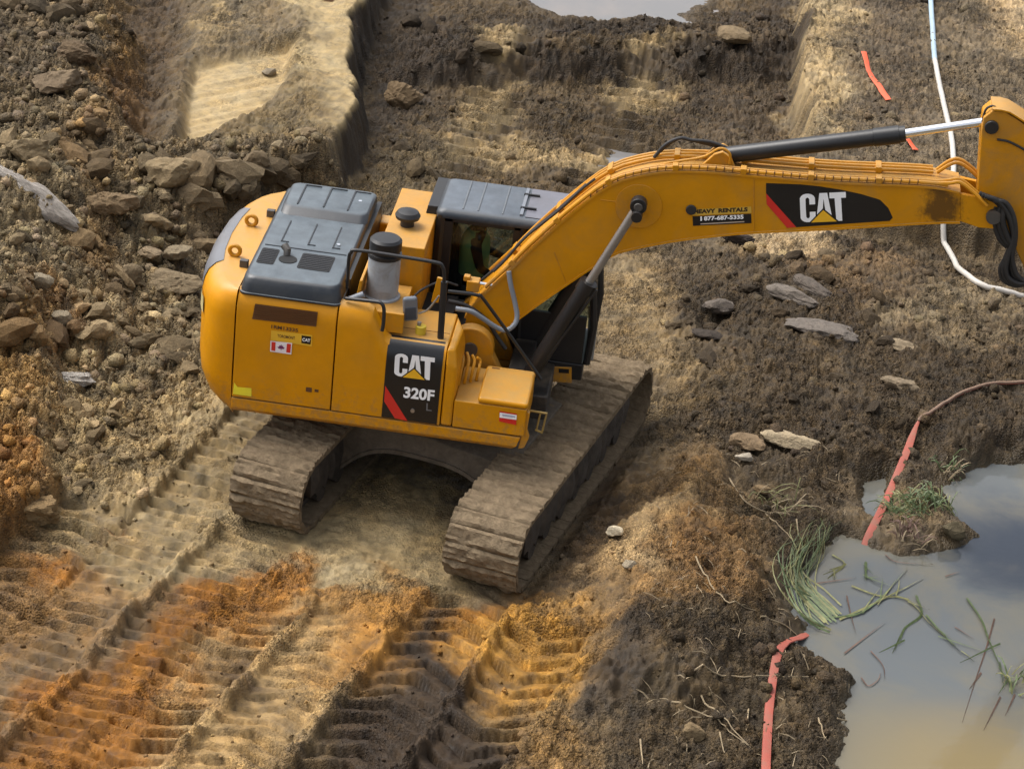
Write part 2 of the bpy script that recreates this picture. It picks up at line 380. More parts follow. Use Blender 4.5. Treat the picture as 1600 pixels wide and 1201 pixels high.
paint(zone([(330, 20), (350, 20), (345, 85), (325, 60)], .15, .62), TAN)
paint(slab, (.31, .246, .158))
paint(zone([(445, 150), (480, 150), (540, 210), (520, 255), (400, 262), (300, 255), (380, 200)], .25, .5), (.165, .125, .074))
paint(groove, (.098, .067, .040))
paint(zone([(195, 20), (225, 20), (215, 80), (205, 130), (185, 200), (160, 210), (150, 150), (140, 80), (190, 60)], .25, .6), (.19, .120, .055))
paint(zone([(165, 140), (210, 120), (220, 200), (190, 225), (165, 215)], .3, .6), (.15, .088, .042))
paint(zone([(-EXT, -100), (130, -100), (140, 150), (60, 190), (-EXT, 200)], .4, .7), (.135, .105, .072))
paint(zone([(-EXT, 280), (110, 290), (330, 400), (345, 560), (330, 640), (90, 700), (40, 560), (-EXT, 480)], .6, .3), GTAN)
paint(zone([(120, 260), (165, 260), (160, 380), (200, 430), (170, 470), (120, 420), (95, 340)], .3, .4), (.185, .125, .068))
paint(zone([(60, 500), (105, 520), (125, 570), (100, 590), (70, 560)], .25, .2), (.19, .115, .058))
paint(zone([(-EXT, 560), (60, 560), (95, 600), (88, 700), (60, 780), (-EXT, 850)], .35, .2), (.215, .140, .068))
paint(zone([(-EXT, 690), (80, 680), (85, 740), (20, 800), (-EXT, 820)], .2, .2), (.215, .115, .045))
paint(zone([(100, 620), (400, 600), (430, 700), (380, 880), (200, 930), (60, 880), (90, 740)], .4), TAN)
paint(zone([(-EXT, 860), (60, 830), (170, 860), (200, 930), (110, 1000), (-30, 1080), (-EXT, 1100)], .4), (.215, .132, .065))
paint(zone([(40, 850), (130, 850), (120, 890), (60, 900)], .25), ORG)
paint(zone([(380, 740), (560, 700), (720, 740), (720, 900), (600, 960), (500, 960), (440, 880), (380, 860)], .35), (.235, .184, .115))
paint(zone([(430, 830), (560, 800), (660, 860), (600, 930), (500, 930), (470, 880)], .3), (.262, .210, .136))
paint(zone([(0, 1120), (200, 1000), (330, 940), (430, 960), (300, 1080), (120, 1210), (-100, 1300), (-200, 1250)], .5), (.215, .115, .048))
paint(zone([(470, 872), (482, 945), (400, 1020), (300, 1120), (180, 1260), (-100, 1300), (-60, 1170), (100, 1070), (220, 970), (300, 900), (400, 890)], .3), ORG)
paint(zone([(380, 900), (470, 880), (478, 950), (410, 985), (370, 950)], .25), BORG)
paint(zone([(330, 1000), (480, 950), (570, 1000), (600, 1060), (450, 1210), (180, 1300), (260, 1130)], .35), (.275, .192, .105))
paint(zone([(490, 950), (600, 930), (700, 930), (700, 990), (600, 1060), (520, 1060)], .35), (.275, .150, .055))
paint(zone([(330, 1050), (400, 1010), (395, 1080), (330, 1110)], .25), (.13, .085, .05))
paint(zone([(690, 935), (800, 930), (850, 960), (760, 1010), (690, 1020)], .3), (.235, .115, .035))
paint(zone([(610, 1010), (690, 945), (720, 1000), (760, 1070), (790, 1210), (760, 1400), (420, 1400), (480, 1220), (560, 1110)], .3), (.070, .047, .030))
paint(zone([(740, 985), (840, 960), (905, 1000), (900, 1080), (800, 1130), (750, 1080)], .3), YOR)
paint(zone([(780, 1110), (880, 1080), (920, 1110), (920, 1300), (770, 1300)], .3), (.20, .130, .065))
paint(zone([(880, 760), (960, 690), (1000, 740), (960, 860), (900, 950), (850, 960)], .3), (.100, .068, .042))
paint(ridge, (.205, .130, .066))
paint(zone([(960, 800), (1080, 770), (1100, 810), (1020, 890), (950, 900)], .3, .3), (.32, .235, .145))
paint(zone([(930, 985), (1020, 975), (1045, 1060), (1000, 1120), (940, 1090)], .25, .3), PURP)
paint(zone([(1050, 850), (1150, 820), (1160, 950), (1080, 1000)], .4, .3), (.165, .098, .048))
paint(zone([(1020, 1020), (1190, 940), (1280, 960), (1310, 1080), (1310, 1400), (900, 1400), (960, 1130)], .4), (.088, .064, .039))
paint(zone([(1000, 420), (1200, 380), (1600, 380), (2100, 380), (2100, 740), (1470, 740), (1360, 740), (1240, 870), (1150, 740), (1040, 660)], .6, .1), (.088, .064, .040))
paint(zone([(930, 390), (1010, 400), (1060, 560), (1110, 640), (1040, 660), (1000, 560), (930, 540)], .35), (.185, .138, .084))
paint(zone([(1165, 370), (1290, 365), (1290, 395), (1230, 405), (1190, 420)], .2), (.315, .243, .165))
paint(zone([(1200, 430), (1400, 420), (1440, 500), (1300, 510)], .4), (.140, .096, .058))
paint(zone([(1380, 490), (1560, 460), (1600, 520), (1480, 570), (1380, 550)], .4), (.175, .138, .095))
paint(rbank, (.150, .118, .084))
paint(zone([(1258, -60), (1330, -60), (1320, 100), (1330, 170), (1300, 240), (1245, 215), (1250, 60)], .25, .55), (.30, .236, .154), .9)
paint(zone([(1520, -80), (1800, -80), (1800, 130), (1560, 110)], .4, .55), (.26, .20, .135))
paint(zone([(1340, 20), (1440, 20), (1430, 230), (1350, 200)], .4, .55), (.120, .092, .066))
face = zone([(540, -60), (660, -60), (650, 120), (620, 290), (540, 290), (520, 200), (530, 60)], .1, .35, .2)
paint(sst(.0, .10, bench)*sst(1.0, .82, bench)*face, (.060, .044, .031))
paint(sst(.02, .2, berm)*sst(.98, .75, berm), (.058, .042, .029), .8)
# --- how broken
rub(berm, .55)
rub(zone([(-EXT, -200), (210, -200), (200, 250), (300, 260), (560, 270), (600, 330), (350, 420), (340, 600), (180, 660), (60, 840), (-EXT, 800)], .6, .4), .85)
rub(zone([(60, 620), (330, 600), (340, 720), (150, 860), (40, 860)], .5), .45)
rub(zone([(600, 40), (1250, 30), (1250, 260), (950, 300), (600, 330)], .5), .36)
rub(zone([(1010, 380), (1700, 380), (2100, 520), (1600, 740), (1300, 780), (1050, 720)], .5), .42)
rub(zone([(1180, 700), (1330, 740), (1250, 900), (1300, 1100), (1300, 1300), (950, 1300), (1000, 1050)], .5), .42)
rub(rbank, .30)
rub(ridge, .22)
rub(zone([(340, 890), (480, 880), (470, 990), (380, 1060), (300, 1030)], .3), .36)
rub(zone([(600, 1000), (760, 960), (900, 980), (930, 1250), (450, 1250)], .4), .40)
np.maximum(SMO, slab, out=SMO)
np.maximum(SMO, zone([(480, -60), (592, -60), (545, 110), (560, 180), (550, 205), (500, 195), (480, 90)], .2, .8, .3)*.9, out=SMO)
np.maximum(SMO, zone([(400, 780), (690, 770), (680, 900), (560, 950), (470, 900)], .3)*.2, out=SMO)
RUB_ *= (1-SMO)
# --- clods and crumbs
# --- track and tyre prints
ct, st_ = math.cos(TH), math.sin(TH)
UU = X*ct+Y*st_; VV = -X*st_+Y*ct
wob = fbm(X, Y, 1.2, 3, 33)*.10; brk = sst(-.22, .25, fbm(X, Y, 2.4, 4, 41))
def bars(s, p, duty=.55):
    f = (s/p) % 1.0; return np.where(f < .11, sst(0, .11, f), 1-((f-.11)/.89)**1.3)-.75*np.exp(-((np.minimum(f, 1-f)+np.where(f < .5, .06, -.02))/.085)**2)
PRN = np.zeros(X.shape)
def trail(vc, half, u0, u1, amp, per, chev=0.0, depth=.03, fade=.6):
    lat = np.abs(VV+wob*.6-vc)
    m = sst(half+.05, half-.03, lat)*sst(u0, u0+fade, UU)*sst(u1, u1-.15, UU)
    s = UU+wob*.22+chev*lat+(VV-vc)*.08
    kb = np.floor(s/per).astype(np.int64) & 4095; b = bars(s, per)*(.55+.6*_ra[kb]); H[:] += m*((b-.5)*amp*.72*(.62+.72*brk)-depth)
    lip = sst(half+.22, half+.06, lat)*sst(half-.02, half+.06, lat)*sst(u0, u0+fade, UU)*sst(u1, u1-.15, UU)
    H[:] += lip*.045*np.clip(.1+fbm(X, Y, 4, 3, 60)*1.8, 0, 1)
    np.maximum(PRN, m, out=PRN); return m*b
L2 = TL/2
pb = trail(G/2, SH/2, -9.5, -L2+.3, .12, .19)
pb += trail(G/2+.95, .40, -8, .2, .11, .19)
pb += trail(-G/2, SH/2, -9.5, -L2+.25, .15, .26, chev=.55, depth=.05)
pb += trail(-G/2-.92, .38, -7.5, -L2-.3, .14, .27, chev=-.6, depth=.03)
pb += trail(.62, .36, -9.5, -3.3, .12, .25, chev=-.5, depth=.02)
pb += trail(-.25, .36, -9.5, -3.1, .08, .24, chev=.45, depth=.01)
pb += trail(2.9, .42, -9, -2.4, .14, .27, chev=.4, depth=.04)
# prints on the floor of the trench, running away from the machine
a0 = unproj((792, 84), 2, 0); a1 = unproj((755, 205), 2, 0); b0 = unproj((1022, 102), 2, 0); b1 = unproj((960, 230), 2, 0)
for (q0, q1) in ((a0, a1), (b0, b1)):
    d = (q0-q1)[:2]; Ld = np.hypot(*d); d /= Ld; lat = np.abs(-(X-q1[0])*d[1]+(Y-q1[1])*d[0]+wob*.4); al = (X-q1[0])*d[0]+(Y-q1[1])*d[1]
    m = sst(.46, .36, lat)*sst(-3.2, -2.0, al)*sst(Ld+.1, Ld-.3, al)*(.4+.6*brk)
    H += m*((bars(al+wob*.3, .34)-.5)*.17); np.maximum(PRN, m, out=PRN)
RUB_ *= (1-PRN*.75)
wxx = X+fbm(X, Y, 5, 2, 90)*.06; wyy = Y+fbm(X, Y, 5, 2, 95)*.06
BASE_R = .24*(1-SMO*.8)*(1-PRN*.80)
f1, f2, i1_, t1 = worley(wxx, wyy, 2.6, 21)
big = sst(0.0, .16, f2-f1)*(.25+.9*i1_)+t1*.30
H += RUB_*sst(.35, .8, RUB_)*big*.10
tone = (i1_-.5)*.55*RUB_
f1, f2, i2_, t2 = worley(wxx, wyy, 5.5, 22)
mid = sst(0.0, .16, f2-f1)*(.15+.9*i2_)+t2*.25
H += (RUB_*.075+BASE_R*.10)*mid
tone = tone+(i2_-.5)*.60*RUB_
f1, f2, i3_, t3 = worley(wxx, wyy, 12.0, 23)
sml = sst(0.0, .18, f2-f1)*(.1+.95*i3_)+t3*.25
H += (RUB_*.045+BASE_R*.10)*sml
tone = tone+(i3_-.5)*.45*(RUB_+.25)
f1, f2, i4_, t4 = worley(X, Y, 24.0, 24)
H += (RUB_*.022+BASE_R*.075)*(sst(.02, .35, f2-f1)*i4_)
H += fbm(X, Y, 6, 4, 30)*.022*(1-SMO*.8)*(1-PRN*.8)
rg = 1-np.abs(fbm(X+wxx*.0, Y*1.6, 2.6, 5, 35, .6))*2.2
H += rg*.050*(1-SMO)*(.4+.6*(1-RUB_))*(1-PRN*.8)
paint(zone([(270, 640), (420, 640), (360, 830), (200, 900), (150, 880), (240, 760)], .3), (.255, .198, .122), .6)
# --- scraped slab: fine tooth lines
dl = unproj((461, 84), 2, .62)-unproj((300, 109), 2, .62); dl = dl[:2]/np.hypot(*dl[:2]); sl_ac = -(X-P0[0])*dl[1]+(Y-P0[1])*dl[0]
H += slab*(fbm(sl_ac*0+sl_ac, sl_ac*0, 6, 2, 77)*.05)
# --- pits for the tracks, the puddles
foot = np.maximum(sst(SH/2+.22, SH/2+.02, np.abs(VV-G/2)), sst(SH/2+.22, SH/2+.02, np.abs(VV+G/2)))*sst(L2+.25, L2-.1, np.abs(UU))
H = H*(1-foot)+foot*(np.minimum(H, 0)*.3-.03)
under = sst(1.5, .9, np.abs(VV))*sst(L2+.3, L2-.3, np.abs(UU))
H = H*(1-under*.5)+under*.5*(-.02+fbm(X, Y, 3, 3, 8)*.03)
pud_poly = [(2100, 690), (1600, 722), (1520, 742), (1470, 775), (1472, 800), (1520, 838), (1505, 856), (1440, 862), (1370, 858), (1310, 838), (1262, 862), (1240, 915), (1250, 960), (1280, 985), (1262, 1008), (1290, 1035), (1335, 1052), (1325, 1090), (1308, 1150), (1300, 1210), (1290, 1400), (2100, 1400)]
pud = zone(pud_poly, .26, -.08, .42)
np.maximum(pud, zone([(1352, 752), (1388, 742), (1384, 790), (1365, 806), (1350, 790)], .2, -.08, .1), out=pud)
H = H*(1-pud)+pud*(-.24)
pud2 = zone([(815, -12), (1105, -14), (1090, 18), (1060, 32), (1000, 24), (940, 30), (880, 25), (850, 22)], .35, 0, .3)
H = H*(1-pud2)+pud2*(-.12+.22*np.clip(fbm(X, Y, 1.4, 3, 61), 0, 1))
sp = zone([(945, 235), (985, 236), (980, 256), (950, 256)], .12, 0, .15)
H = H*(1-sp)+sp*(-.10)
WET = np.maximum(np.maximum(sst(.02, .5, pud), zone(pud_poly, .6, -.08, .5)*.8), np.maximum(pud2, sp))
# --- colour finishing: damp, tone, crumbs
var = fbm(X, Y, .8, 4, 100)*.26+fbm(X, Y, 4.5, 4, 110)*.42+tone*.85
var = var*(1-.6*SMO); C *= np.clip(1+var, .34, 1.75)[..., None]
hue = fbm(X, Y, 2.2, 3, 120)
C[..., 0] *= 1+hue*.06; C[..., 2] *= 1-hue*.10
C[:] = C*(1-(PRN*np.clip(.5-fbm(X, Y, 5, 3, 130), 0, 1)*.22)[..., None])
shore = zone(pud_poly, .75, -.08, .5); C *= (1-.42*shore*(1-pud))[..., None]
paint(sst(.05, .6, pud), (.085, .068, .045), .8)
lum = (C @ np.array([.3, .55, .15]))[..., None]; C[:] = lum+(C-lum)*1.10; C[..., 2] *= .86; C[..., 1] *= .975
lum = (C @ np.array([.3, .55, .15]))[..., None]; C *= 1.0*np.clip(lum/.22, .25, 1.0)**.5; lum = (C @ np.array([.3, .55, .15]))[..., None]; C[:] = lum+(C-lum)*1.05
np.clip(C, .008, .6, out=C)
far = sst(14, 40, np.maximum(np.abs(X)-8, np.abs(Y-6)-12)); H *= (1-far*.6)

me = bpy.data.meshes.new('ground')
N = NX*NY; co = np.empty((N, 3), np.float32); co[:, 0] = X.ravel(); co[:, 1] = Y.ravel(); co[:, 2] = H.ravel()
idx = np.arange(N, dtype=np.int32).reshape(NY, NX)
q = np.stack([idx[:-1, :-1], idx[:-1, 1:], idx[1:, 1:], idx[1:, :-1]], -1).reshape(-1, 4)
me.vertices.add(N); me.vertices.foreach_set('co', co.ravel())
me.loops.add(q.size); me.loops.foreach_set('vertex_index', q.ravel())
me.polygons.add(len(q)); me.polygons.foreach_set('loop_start', np.arange(0, q.size, 4, dtype=np.int32))
me.update(calc_edges=True)
me.polygons.foreach_set('use_smooth', np.ones(len(q), bool))
grit = np.clip(.52+RUB_*.8-SMO*.5-PRN*.20+fbm(X, Y, .9, 4, 140)*1.1, .06, 1.0)
ga_ = me.attributes.new('grit', 'FLOAT', 'POINT'); ga_.data.foreach_set('value', grit.astype(np.float32).ravel())
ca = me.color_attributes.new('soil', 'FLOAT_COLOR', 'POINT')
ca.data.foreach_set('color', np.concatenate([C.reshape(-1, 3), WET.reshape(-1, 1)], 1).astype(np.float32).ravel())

def soil_mat():
    m, nt, b = _new('soil'); L = nt.links
    at = nd(nt, 'ShaderNodeVertexColor', layer_name='soil')
    tc = nd(nt, 'ShaderNodeTexCoord')
    n1 = nd(nt, 'ShaderNodeTexNoise', Scale=9.0, Detail=5.0, Roughness=.68); L.new(tc.outputs['Object'], n1.inputs['Vector'])
    r1 = ramp(nt, [(.26, (.40, .38, .36)), (.48, (1, 1, 1)), (.74, (1.42, 1.38, 1.30))]); L.new(n1.outputs['Fac'], r1.inputs[0])
    mu = nd(nt, 'ShaderNodeMix', data_type='RGBA', blend_type='MULTIPLY'); mu.inputs[0].default_value = .8
    L.new(at.outputs['Color'], mu.inputs[6]); L.new(r1.outputs[0], mu.inputs[7])
    v = nd(nt, 'ShaderNodeTexVoronoi', Scale=42.0); L.new(tc.outputs['Object'], v.inputs['Vector'])
    hsv = nd(nt, 'ShaderNodeSeparateColor', mode='HSV'); L.new(v.outputs['Color'], hsv.inputs[0])
    r2 = ramp(nt, [(.0, (.62, .60, .58)), (.55, (1, 1, 1)), (.9, (1.15, 1.12, 1.08)), (1.0, (1.9, 1.85, 1.75))]); L.new(hsv.outputs[2], r2.inputs[0])
    mu2 = nd(nt, 'ShaderNodeMix', data_type='RGBA', blend_type='MULTIPLY'); gt = nd(nt, 'ShaderNodeAttribute', attribute_name='grit'); gm = nd(nt, 'ShaderNodeMath', operation='MULTIPLY'); gm.inputs[1].default_value = .75; L.new(gt.outputs['Fac'], gm.inputs[0]); L.new(gm.outputs[0], mu2.inputs[0])
    L.new(mu.outputs[2], mu2.inputs[6]); L.new(r2.outputs[0], mu2.inputs[7])
    L.new(mu2.outputs[2], b.inputs['Base Color'])
    n3 = n1
    mr = nd(nt, 'ShaderNodeMapRange'); mr.inputs['From Min'].default_value = .35; mr.inputs['From Max'].default_value = .7; mr.inputs['To Min'].default_value = .62; mr.inputs['To Max'].default_value = .97
    L.new(n3.outputs['Fac'], mr.inputs['Value'])
    wm = nd(nt, 'ShaderNodeMix'); L.new(at.outputs['Alpha'], wm.inputs[0]); L.new(mr.outputs[0], wm.inputs[2]); wm.inputs[3].default_value = .3
    L.new(wm.outputs[0], b.inputs['Roughness'])
    b.inputs['Specular IOR Level'].default_value = .3
    n2 = nd(nt, 'ShaderNodeTexNoise', Scale=34.0, Detail=3.0, Roughness=.7); L.new(tc.outputs['Object'], n2.inputs['Vector'])
    b1 = nd(nt, 'ShaderNodeBump', Strength=.7, Distance=.03); L.new(n2.outputs['Fac'], b1.inputs['Height'])
    b2 = nd(nt, 'ShaderNodeBump', Strength=.7, Distance=.025, invert=True); L.new(v.outputs['Distance'], b2.inputs['Height']); L.new(b1.outputs[0], b2.inputs['Normal']); L.new(gt.outputs['Fac'], b2.inputs['Strength'])
    ma = nd(nt, 'ShaderNodeMath', operation='MULTIPLY_ADD'); ma.inputs[1].default_value = .75; ma.inputs[2].default_value = .25; L.new(gt.outputs['Fac'], ma.inputs[0]); L.new(ma.outputs[0], b1.inputs['Strength'])
    L.new(b2.outputs[0], b.inputs['Normal'])
    return m
SOIL = soil_mat()
me.materials.append(SOIL)
ground = bpy.data.objects.new('ground', me); COL.objects.link(ground)
tag(ground, 'churned brown, tan and orange clay soil of the dug-out site', None, None, 'structure')
def hz(x, y):
    i = min(max(np.searchsorted(GX, x)-1, 0), NX-2); j = min(max(np.searchsorted(GY, y)-1, 0), NY-2)
    a = (x-GX[i])/(GX[i+1]-GX[i]); b = (y-GY[j])/(GY[j+1]-GY[j])
    return float(H[j, i]*(1-a)*(1-b)+H[j, i+1]*a*(1-b)+H[j+1, i]*(1-a)*b+H[j+1, i+1]*a*b)
def on_ground(px, dz=0.):
    """first point of the ground seen along the sight line through a picture point"""
    d = RCAM.T @ np.array([(px[0]-800)/FPX, (px[1]-600.5)/FPX, 1.0]); d /= np.linalg.norm(d)
    t = (1.6-CAM[2])/d[2]
    while True:
        p = CAM+d*t
        if p[2] <= hz(p[0], p[1])+dz or t > 90: return p
        t += .03

# --- water
def water_mat(name, silt, grey, spots):
    """turbid silty water; greys and the dark spot paint reflections into the colour"""
    m, nt, b = _new(name); L = nt.links
    tc = nd(nt, 'ShaderNodeTexCoord')
    n = nd(nt, 'ShaderNodeTexNoise', Scale=.8, Detail=5.0, Roughness=.6, Distortion=.4); L.new(tc.outputs['Object'], n.inputs['Vector'])
    r = ramp(nt, [(.42, grey), (.66, silt)]); L.new(n.outputs['Fac'], r.inputs[0]); out_ = r.outputs[0]
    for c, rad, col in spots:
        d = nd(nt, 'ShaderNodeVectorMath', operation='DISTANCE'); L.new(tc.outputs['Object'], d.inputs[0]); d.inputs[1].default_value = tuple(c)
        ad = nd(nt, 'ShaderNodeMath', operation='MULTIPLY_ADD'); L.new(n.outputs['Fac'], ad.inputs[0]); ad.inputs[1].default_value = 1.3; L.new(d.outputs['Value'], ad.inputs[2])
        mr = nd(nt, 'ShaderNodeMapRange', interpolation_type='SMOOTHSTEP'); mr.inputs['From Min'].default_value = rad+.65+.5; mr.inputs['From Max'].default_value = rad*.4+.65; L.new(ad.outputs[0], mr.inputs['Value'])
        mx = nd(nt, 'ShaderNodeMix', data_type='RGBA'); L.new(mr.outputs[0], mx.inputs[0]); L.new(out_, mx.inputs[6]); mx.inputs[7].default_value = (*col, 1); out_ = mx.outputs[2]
    L.new(out_, b.inputs['Base Color'])
    b.inputs['Roughness'].default_value = .04; b.inputs['IOR'].default_value = 1.333; b.inputs['Specular IOR Level'].default_value = .5
    n2 = nd(nt, 'ShaderNodeTexNoise', Scale=9.0, Detail=4.0, Roughness=.55); L.new(tc.outputs['Object'], n2.inputs['Vector'])
    bp = nd(nt, 'ShaderNodeBump', Strength=.10, Distance=.02); L.new(n2.outputs['Fac'], bp.inputs['Height']); L.new(bp.outputs[0], b.inputs['Normal'])
    return m
WATM = water_mat('silty_water', (.145, .132, .096), (.102, .110, .110), [(unproj((1610, 860), 2, -.085), .95, (.028, .036, .050)), (unproj((1500, 1230), 2, -.085), 1.3, (.185, .148, .080)), (unproj((1420, 1010), 2, -.085), .6, (.100, .110, .114))])  # dark slate spot at right: off-frame reflection painted in; olive spot is silt
WATM2 = water_mat('grey_water', (.20, .18, .165), (.165, .16, .155), [])
def water(name, poly, z, label, m):
    P = pxpoly(poly, z)
    mb = MB(); mb.add([(p[0], p[1], z) for p in P], [tuple(range(len(P)))])
    o = mk(name, mb, m, smooth=False); tag(o, label, None, None, 'structure'); return o
WZ = -.085
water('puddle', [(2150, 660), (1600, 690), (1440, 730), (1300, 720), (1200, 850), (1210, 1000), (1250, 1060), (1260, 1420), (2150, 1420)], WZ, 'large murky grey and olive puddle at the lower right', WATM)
water('puddle', [(790, -40), (1130, -40), (1120, 40), (800, 40)], -.03, 'grey puddle at the far end of the trench', WATM2)
water('puddle', [(930, 228), (1000, 228), (995, 264), (935, 264)], -.045, 'tiny pale puddle on the trench floor behind the boom', WATM2)
# ------------------------------------------------------------------ the excavator
EXC = bpy.data.objects.new('excavator', None); COL.objects.link(EXC); EXC.empty_display_size = .5
tag(EXC, 'yellow tracked excavator with black engine hood and cab, boom stretched to the right', 'excavator')
XA, XB, XC0, XC1, XF = -2.193, -1.154, -.624, -.022, .849
YR = -1.361; ZB, ZS, ZD, ZK = 1.065, 1.240, 2.44, 2.115
# ---- undercarriage
def T(u, v, z): return (ct*u-st_*v, st_*u+ct*v, z)
def shoe_mesh(seed):
    rs = np.random.RandomState(seed); m = MB()
    nx, ny = 7, 27; p = .186
    us = np.linspace(-p/2, p/2, nx); vs = np.linspace(-SH/2, SH/2, ny)
    prof = np.array([.006, .030, .012, .028, .012, .030, .006])           # three grousers, half filled with mud
    ph = rs.rand(4)*6; bl_ = [(rs.uniform(-.09, .09), rs.uniform(-.38, .38), rs.uniform(.03, .10), rs.uniform(-.015, .026)) for _ in range(9)]
    def hh(i, j):
        fill = .5+.5*math.sin(vs[j]*7+ph[0])*math.cos(us[i]*20+ph[1])
        h = prof[i]*(1-.6*fill)+.030*fill*(.55 if i in (0, nx-1) else 1)
        h += sum(a*math.exp(-((us[i]-x)**2*2+(vs[j]-y)**2)/(r*r)) for x, y, r, a in bl_)
        return h+rs.uniform(-.008, .010)*(.4 if i in (0, nx-1) else 1)
    top = [[(us[i]+rs.uniform(-.004, .004)*(0 < i < nx-1), vs[j]+(rs.uniform(-.012, .012) if j in (0, ny-1) else 0), hh(i, j)) for j in range(ny)] for i in range(nx)]
    vv = [q for r in top for q in r]; fs = [(i*ny+j, (i+1)*ny+j, (i+1)*ny+j+1, i*ny+j+1) for i in range(nx-1) for j in range(ny-1)]
    o = len(vv); vv += [(us[0], vs[0], -.03), (us[-1], vs[0], -.03), (us[-1], vs[-1], -.03), (us[0], vs[-1], -.03)]
    fs += [(o, o+3, o+2, o+1), tuple([o]+[i*ny for i in range(nx-1, -1, -1)][::-1]+[o+1])[::-1], tuple([o+3]+[i*ny+ny-1 for i in range(nx)]+[o+2]),
           tuple([o]+[j for j in range(ny)]+[o+3]), tuple([o+1]+[(nx-1)*ny+j for j in range(ny)]+[o+2])]
    m.add(vv, fs); return m
shoes = []
for k in range(6):
    o = mk('track_shoe', shoe_mesh(100+k), MUDM, smooth=True, angle=50); shoes.append(o.data); bpy.data.objects.remove(o)
per = 2*(TL-2*TR)+2*math.pi*TR; NS = 52; pitch = per/NS
RT = Matrix.Rotation(TH, 4, 'Z')
def arc(s):
    s %= per; a = TL-2*TR
    if s < a: return (a/2-s, 2*TR, 0.0, math.pi)                    # along the top, towards -u
    s -= a
    if s < math.pi*TR:
        an = s/TR; return (-a/2-TR*math.sin(an), TR+TR*math.cos(an), an, None)
    s -= math.pi*TR
    if s < a: return (-a/2+s, 0, math.pi, None)
    s -= a; an = math.pi+s/TR
    return (a/2-TR*math.sin(an), TR+TR*math.cos(an), an, None)
def rv(mb): mb.v = [T(*p) for p in mb.v]; return mb
for sgn, lab in ((1, 'mud-caked track behind, under the engine door'), (-1, 'mud-caked track in front, nearest the camera')):
    vc = sgn*G/2; m = MB()
    m.prism([(-1.62, .24), (1.62, .24), (1.72, .40), (1.62, .58), (-1.62, .58), (-1.72, .40)], vc-.20, vc+.20)
    m.prism([(-1.2, .56), (1.2, .56), (1.0, .64), (-1.0, .64)], vc-.16, vc+.16)
    tf = mk('track_frame', rv(m), MUDD, EXC, bevel=.02); tf['label'] = lab
    for sd in (-1, 1):      # soil packed between the runs of the track
        m = MB(); rs_ = np.random.RandomState(40+sd); us2 = np.linspace(-1.78, 1.78, 60); rings = []
        for u in us2:
            zt = .61+rs_.uniform(-.03, .03)-.10*max(0, abs(u)-1.5); zb_ = .20+rs_.uniform(-.05, .05)+.12*max(0, abs(u)-1.4); w = .285+rs_.uniform(-.03, .03)
            rings.append([(u, vc+sd*.18, zb_+.04), (u, vc+sd*w, zb_), (u, vc+sd*(w+rs_.uniform(.0, .03)), (zt+zb_)/2), (u, vc+sd*(w-.02), zt), (u, vc+sd*.18, zt+.02)])
        m.layers(rings); mk('packed_mud', rv(m), MUDD, tf, angle=60)
    for u in np.linspace(-1.4, 1.4, 7):
        m = MB(); m.tube([(u, vc-.27, .165), (u, vc-.12, .165), (u, vc-.11, .13), (u, vc+.11, .13), (u, vc+.12, .165), (u, vc+.27, .165)], [.12, .12, .09, .09, .12, .12], 16)
        mk('track_roller', rv(m), MUDD, tf)
    for u, r in ((-TL/2+TR, TR-.06), (TL/2-TR, TR-.06)):
        m = MB(); m.tube([(u, vc-.1, TR), (u, vc+.1, TR)], r, 26); m.tube([(u, vc-.2, TR), (u, vc+.2, TR)], .17, 18)
        mk('idler_wheel' if u < 0 else 'drive_sprocket', rv(m), MUDD, tf)
    for side in (-1, 1):
        m = MB(); n = 96; r0 = []
        for k in range(n):
            u, z, an, _ = arc(k*per/n); nu, nz = -math.sin(an), math.cos(an)
            r0.append([(u-nu*d, vc+side*w, z-nz*d) for d, w in ((.035, .10), (.035, .16), (.11, .16), (.11, .10))])
        m.layers(r0+[r0[0]], False, False); mk('track_chain', rv(m), MUDD, tf)
    for k in range(NS):
        u, z, an, _ = arc((k+.3*sgn)*pitch)
        o = bpy.data.objects.new('track_shoe', random.choice(shoes)); COL.objects.link(o)
        loc = Vector(T(u, vc, z)); nrm = Vector(T(-math.sin(an), 0, math.cos(an))); tg = Vector(T(-math.cos(an), 0, -math.sin(an)))
        lt = nrm.cross(tg)
        tilt = random.uniform(-.03, .03)
        mw = Matrix((tg, lt, nrm)).transposed().to_4x4(); mw = Matrix.Translation(loc-nrm*.012) @ mw @ Matrix.Rotation(tilt, 4, 'Y') @ Matrix.Rotation(random.choice((0, math.pi)), 4, 'Z')
        o.parent = tf; o.matrix_world = mw
# centre frame with its arched legs
m = MB(); vs_ = np.linspace(-1.02, 1.02, 25)
lo_z = [.57-.40*min(1, abs(v)/.92)**3.2 for v in vs_]
m.layers([[T(-.92, v, lz), T(-.90, v, .82-.10*abs(v)), T(-.55, v, .92-.1*abs(v)), T(.55, v, .92-.1*abs(v)), T(.90, v, .82-.10*abs(v)), T(.92, v, lz), T(.5, v, lz+.08), T(-.5, v, lz+.08)] for v, lz in zip(vs_, lo_z)])
cf = mk('centre_frame', m, MUDF, EXC, bevel=.015)
m = MB(); m.layers([[T(-.935, v, lz-.012), T(-.935, v, lz+.035), T(-.90, v, lz+.035), T(-.90, v, lz-.012)] for v, lz in zip(vs_, lo_z)]); mk('arch_flange', m, MUDF, cf)
m = MB(); m.tube([(0, 0, .82), (0, 0, 1.00), (0, 0, 1.001), (0, 0, 1.10)], [.74, .74, .66, .66], 40); mk('swing_ring', m, STEEL, EXC)
